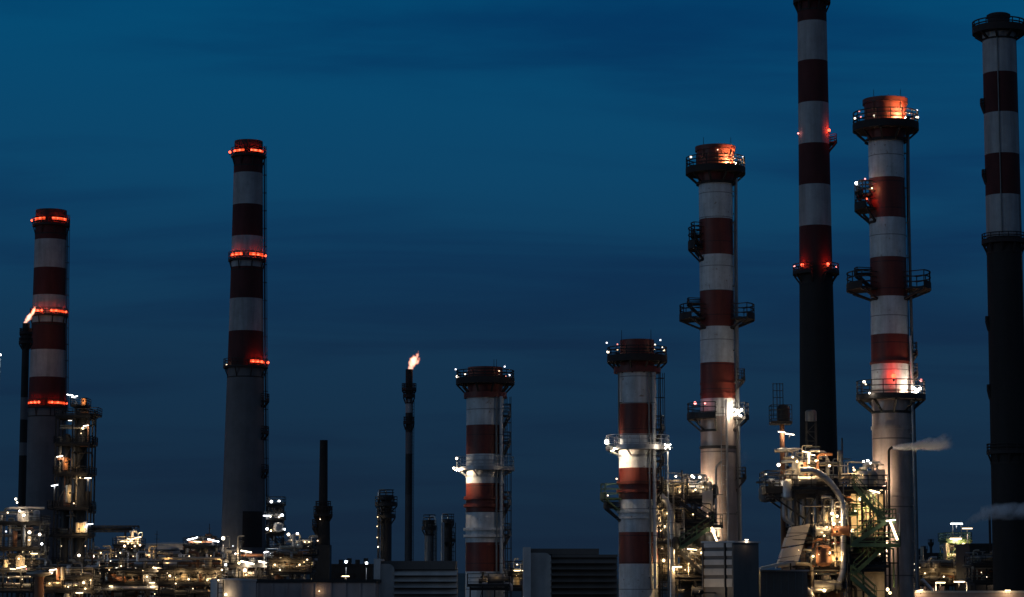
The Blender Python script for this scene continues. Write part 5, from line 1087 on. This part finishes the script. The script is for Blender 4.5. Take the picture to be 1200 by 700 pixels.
m = MB(); a, b = at(945, 500, Yq).x, at(956, 500, Yq).x; zt = zat(494, Yq)
for x in (a, b):
    for y in (Yq - .4, Yq + .4): m.bar((x, y, 0), (x, y, zt), .08)
i = 0; z = zat(560, Yq)
while z < zt - .8:
    m.bar((a, Yq - .4, z), (b, Yq - .4, z), .06); m.bar((a if i % 2 else b, Yq - .4, z), (b if i % 2 else a, Yq - .4, z + .8), .05); z += .8; i += 1
m.build('lattice', 'dark_steel', t); m = MB(); m.lathe(((a + b) / 2, Yq, 0), [(.02, zt), (.5, zt + .02), (.5, zt + .85), (.35, zt + 1.0), (.02, zt + 1.02)], 16); m.build('box_head', 'grey_steel', t)
t = thing('vent_pipe', 'black vent pipe puffing steam before the right tall steel stack', 'vent pipe', (at(1042, 690, 211).x, 211, 0), 'thin vent pipes')
m = MB(); m.tube([(at(1042, 690, 211).x, 211, 0), at(1042, 590, 211), at(1041.5, 527, 211), at(1046, 524, 211)], .1, 10, bend=.3); m.build('pipe', 'dark_steel', t); m = MB(); p = at(1042, 600, 211); m.bar(p, p + Vector((0, 2.3, 0)), .1); m.build('clamp', 'dark_steel', t)

# ------------------------------------------------------------------ FAR RIGHT: low plant, halls and the lit wall
Y = 360
t, X0, X1, zs = steel_frame('process_unit', 'small unit with white lamps and green rails, left of the chimney at the right edge', 'process unit', 1107, 1133, (634, 658, 678), Y, 6, mat='green_steel', seed=111, bay=2.0, w=.18, rt=.09, group=None)
dress(t, X0, X1, zs[1], zs[0], Y, 5, 360, n=9, mats=['beige', 'cream', 'dark_steel']); dress(t, X0, X1, zs[2], zs[1], Y, 5, 361, n=12, mats=['beige', 'rusty', 'dark_steel', 'cream'])
m = MB(); a, b = at(1116, 600, Y), at(1126, 600, Y)
for x in (a.x, b.x): m.bar((x, Y, zs[0]), (x, Y, zat(611, Y)), .14)
m.bar((a.x, Y, zat(613, Y)), (b.x, Y, zat(613, Y)), .12); m.build('lamp_frame', 'dark_steel', t)
lamps(t, [(1121, 614, .44, 'tube', 'lamp_cool', 1), (1120, 631.5, .42, 'tube', 'lamp_warm', 3.4), (1129, 638, .34, '', 'lamp_amber', 3.4), (1125, 645, .2, '', 'lamp_amber', 3.4), (1108, 642, .2, '', 'lamp_amber', 3.6), (1125, 660.5, .2, '', 'lamp_white', 3.4), (1114, 666, .26, '', 'lamp_amber', 3.4), (1112, 650, .16, '', 'lamp_amber', 3.4)], Y)
m = MB(); p = at(1108, 650, Y - 3.5); m.cyl((p.x, p.y, zat(662, Y)), (p.x, p.y, zat(637, Y)), .3, None, 10); m.build('drum', 'beige', t)
Y = 350
t, xa, xb, zz = block('plant_hall', 'low hall with amber lit wall, just right of the tall stack foot', 'building', 1078, 1106, 659, Y, 6, 'brown_wall')
m = MB(); m.box(((xa + xb) / 2, Y - .03, zz - 2.6), (1.6, .1, 2.2)); m.build('door', 'rusty', t)
lamps(t, [(1089, 661.5, .22, 'tube', 'lamp_amber', 1), (1103, 665, .14, '', 'lamp_amber', .8), (1081, 668, .13, '', 'lamp_amber', .8)], Y)
m = MB(); p = at(1080.5, 650, Y - 1.2); m.cyl((p.x, p.y, 0), (p.x, p.y, zat(641, Y)), .22, None, 10); m.build('stand_pipe', 'beige', t)
lamp_post('lamp post with amber strip lamp standing beside the dark chimney right of the unit', 1133.5, 619.5, 352, kind='tube', r=.36, mat='lamp_dim')
Y = 300
t, xa, xb, zz = block('dark_hall', 'large unlit hall at the foot of the chimney at the right edge', 'building', 1136, 1215, 637, 320, 10, 'dark_steel')
m = MB(); p = at(1161, 620, 319); m.cyl((p.x, 319.6, zz - 4), (p.x, 319.6, zat(602, 319)), .16, None, 8); m.build('exhaust', 'soot', t)
for px in (1180, 1191):
    m = MB(); p = at(px, 640, 319.8); m.box((p.x, 319.9, zz / 2), (.3, .2, zz)); m.build('pilaster', 'dark_steel', t)
m = MB(); p = at(1195, 652, 319.7); m.box((p.x, 319.85, p.z), (.9, .1, 1.6)); m.build('window', 'brown_wall', t)
lamps(t, [(1167, 681, .3, 'tube', 'lamp_dim', 1), (1182, 681, .3, 'tube', 'lamp_dim', 1), (1199, 682, .3, '', 'lamp_dim', 1), (1196, 657, .14, '', 'spark_warm', 1.2)], 320)
t = thing('boundary_wall', 'long pale wall with lit top edge along the bottom right corner', 'wall', (at(1140, 692, 232).x, 232, 0)); a, b = at(1070, 692, 232).x, at(1225, 692, 232).x; z = zat(692.5, 232)
m = MB(); m.box(((a + b) / 2, 232, (z - .2) / 2), (b - a, .3, z - .2)); m.build('wall', 'brown_wall', t); m = MB(); m.box(((a + b) / 2, 232, z - .1 + .002), (b - a + .1, .6, .2)); m.build('coping', 'cream', t)
lamps(t, [(1181, 692, .13, 'tube', 'lamp_warm', .7), (1078, 692, .15, 'tube', 'lamp_warm', .7, 0, -10)], 232)
lamp_post('lamp post with strip lamp above the pale wall, beside the amber hall', 1102, 683, 245, kind='tube', r=.24, mat='lamp_warm', arm=.5)
lamp_post('lamp post with strip lamp above the pale wall, nearer the dark hall', 1124, 682, 245, kind='tube', r=.26, mat='lamp_warm', arm=-.8)
lamp_post('post with three small stacked white lights close to the tall stack foot', 1071, 661, 300, r=.16, mat='lamp_white')
pt_ = [o for o in bpy.data.objects if o.get('category') == 'lamp post'][-1]
lamps(pt_, [(1071, 668, .15, '', 'lamp_white', .2), (1071, 684, .15, '', 'lamp_warm', .2)], 300)
t = thing('sloping_pipe', 'silver pipe sloping down to the right before the amber hall', 'pipe', (at(1085, 690, 240).x, 240, 0)); m = MB(); m.tube([at(1080, 679, 240), at(1094, 694, 240), at(1094, 730, 240)], .2, 12, bend=.6); m.build('pipe', 'silver', t); m = MB(); p = at(1086, 687, 240); m.bar((p.x, 240.1, 0), (p.x, 240.1, p.z), .1); m.build('leg', 'dark_steel', t)
for (x0, x1, ys, Yq, lb, n, sd, lm_) in ((1074, 1136, (668, 684), 335, 'low rack of pipes in front of the amber lit hall', 26, 520, [(1084, 672, .16, '', 'lamp_amber', 3.4), (1096, 668, .18, '', 'lamp_amber', 3.4), (1106, 676, .16, '', 'lamp_warm', 3.4), (1118, 671, .18, '', 'lamp_amber', 3.4), (1128, 679, .14, '', 'lamp_warm', 3.4)]),
    (1138, 1206, (662, 682), 305, 'dark low rack of pipes before the large unlit hall', 30, 540, [(1150, 671, .1, '', 'spark_warm', 3.4), (1173, 666, .1, '', 'spark_warm', 3.4), (1190, 676, .12, '', 'lamp_amber', 3.4)])):
    t, X0, X1, zs = steel_frame('pipe_rack', lb, 'pipe rack', x0, x1, ys, Yq, 5, seed=sd, bay=2.4, brace=.6, group='lit pipe racks', w=.15)
    dress(t, X0, X1, zs[1], zs[0], Yq, 4.5, sd + 1, n=n, mats=['dark_steel', 'grey_steel', 'beige', 'rusty']); dress(t, X0, X1, zs[0], zs[0] + 1.6, Yq, 4.5, sd + 2, n=int(n * .7), mats=['dark_steel', 'grey_steel', 'galv', 'beige'])
    lamps(t, lm_, Yq)
# far, faint columns on the skyline right of the tall stack
for px, hw, py, lb in ((1084, 2, 640, 'faint far column close right of the tall stack foot'), (1092, 1.5, 632, 'thinner taller faint far column right of the tall stack foot')):
    column('process_column', lb, px, hw, py, 700, 'dark_steel', plats=((py + 5, hw + 2, 0, 360),), group='process columns', lad=None)
t, xa, xb, zz = block('far_hall', 'faint low far hall on the skyline right of the tall stack', 'building', 1070, 1110, 648, 680, 12, 'dark_steel'); m = MB(); m.box(((xa + xb) / 2 - 2, 684, zz + .6), (2, 2, 1.2)); m.build('roof_vent', 'dark_steel', t)

# ------------------------------------------------------------------ steam
def steam_mat(name, dens, L_, r0, r1, scale):
    """a plume along local X: dense on its axis, thinning to the rim and to the far end, torn by noise"""
    m, nt, N, L = new_mat(name); out = N.new('ShaderNodeOutputMaterial'); v = N.new('ShaderNodeVolumePrincipled'); L.new(v.outputs[0], out.inputs['Volume'])
    v.inputs['Color'].default_value = (.97, .96, .96, 1); v.inputs['Anisotropy'].default_value = 0.2
    def M(op, a, b=None, c=None):
        n = N.new('ShaderNodeMath'); n.operation = op
        for i_, q in enumerate((a, b, c)):
            if q is None: continue
            if isinstance(q, (int, float)): n.inputs[i_].default_value = q
            else: L.new(q, n.inputs[i_])
        return n.outputs[0]
    tc = N.new('ShaderNodeTexCoord'); sx = N.new('ShaderNodeSeparateXYZ'); L.new(tc.outputs['Object'], sx.inputs[0])
    n1 = N.new('ShaderNodeTexNoise'); n1.inputs['Scale'].default_value = scale * .55; n1.inputs['Detail'].default_value = 3; L.new(tc.outputs['Object'], n1.inputs['Vector'])
    x = M('DIVIDE', sx.outputs[0], L_); R = M('MULTIPLY_ADD', x, r1 - r0, r0)
    off = M('MULTIPLY', M('SUBTRACT', n1.outputs[0], .5), M('MULTIPLY', R, 1.3))
    rho = M('DIVIDE', M('SQRT', M('ADD', M('POWER', M('ADD', sx.outputs[2], off), 2), M('POWER', sx.outputs[1], 2))), R)
    body = M('MAXIMUM', M('SUBTRACT', 1, rho), 0)
    n2 = N.new('ShaderNodeTexNoise'); n2.inputs['Scale'].default_value = scale; n2.inputs['Detail'].default_value = 5; n2.inputs['Roughness'].default_value = .6; L.new(tc.outputs['Object'], n2.inputs['Vector'])
    mr = N.new('ShaderNodeMapRange'); mr.inputs[1].default_value = .36; mr.inputs[2].default_value = .62; L.new(n2.outputs[0], mr.inputs[0])
    fade = N.new('ShaderNodeMapRange'); fade.interpolation_type = 'SMOOTHSTEP'; fade.inputs[1].default_value = 1.0; fade.inputs[2].default_value = .35; L.new(x, fade.inputs[0])
    L.new(M('MULTIPLY', M('MULTIPLY', body, M('MULTIPLY', mr.outputs[0], fade.outputs[0])), dens), v.inputs['Density']); MATS[name] = m
def plume(label, mat, p0, p1, r0, r1, Y, dens, scale):
    """p0, p1: ends in the picture; r0, r1: radii in metres"""
    a, b = at(*p0, Y), at(*p1, Y); d = b - a; L_ = d.length; steam_mat(mat, dens, L_, r0, r1, scale); mb = MB(); n = 20; vs = []
    for j in range(13):
        x = L_ * j / 12; r = (r0 + (r1 - r0) * j / 12) * 1.4
        vs += [(x, r * math.cos(2 * PI * k_ / n), r * math.sin(2 * PI * k_ / n)) for k_ in range(n)]
    mb.add(vs, [(j * n + k_, j * n + (k_ + 1) % n, (j + 1) * n + (k_ + 1) % n, (j + 1) * n + k_) for j in range(12) for k_ in range(n)] + [tuple(range(n)), tuple(range(13 * n - 1, 12 * n - 1, -1))], True)
    o = mb.build('steam_plume', mat, None, (0, 0, 0)); o.location = a; o.rotation_euler = (0, -math.atan2(d.z, d.x), 0); tag(o, label, 'steam', 'steam plumes'); o['kind'] = 'stuff'; return o
plume('pale steam plume streaming right from the black vent pipe', 'steam', (1046, 525), (1118, 517.5), .2, .95, 211, 22.0, 1.5)
plume('faint steam rising right from the white lamp unit past the large unlit hall', 'low_steam', (1131, 614), (1160, 599), .3, 1.0, 284, 2.4, .8)
plume('faint low steam band crossing the dark shaft of the chimney at the right edge', 'long_steam', (1150, 602), (1240, 592), .9, 1.5, 284, 3.2, .6)
plume('faint steam wisp right of the left tall steel stack', 'wisp', (864, 549), (880, 526), .3, .9, 240, .45, 1.0)
for o in bpy.data.objects:
    if '_b' in o: del o['_b']
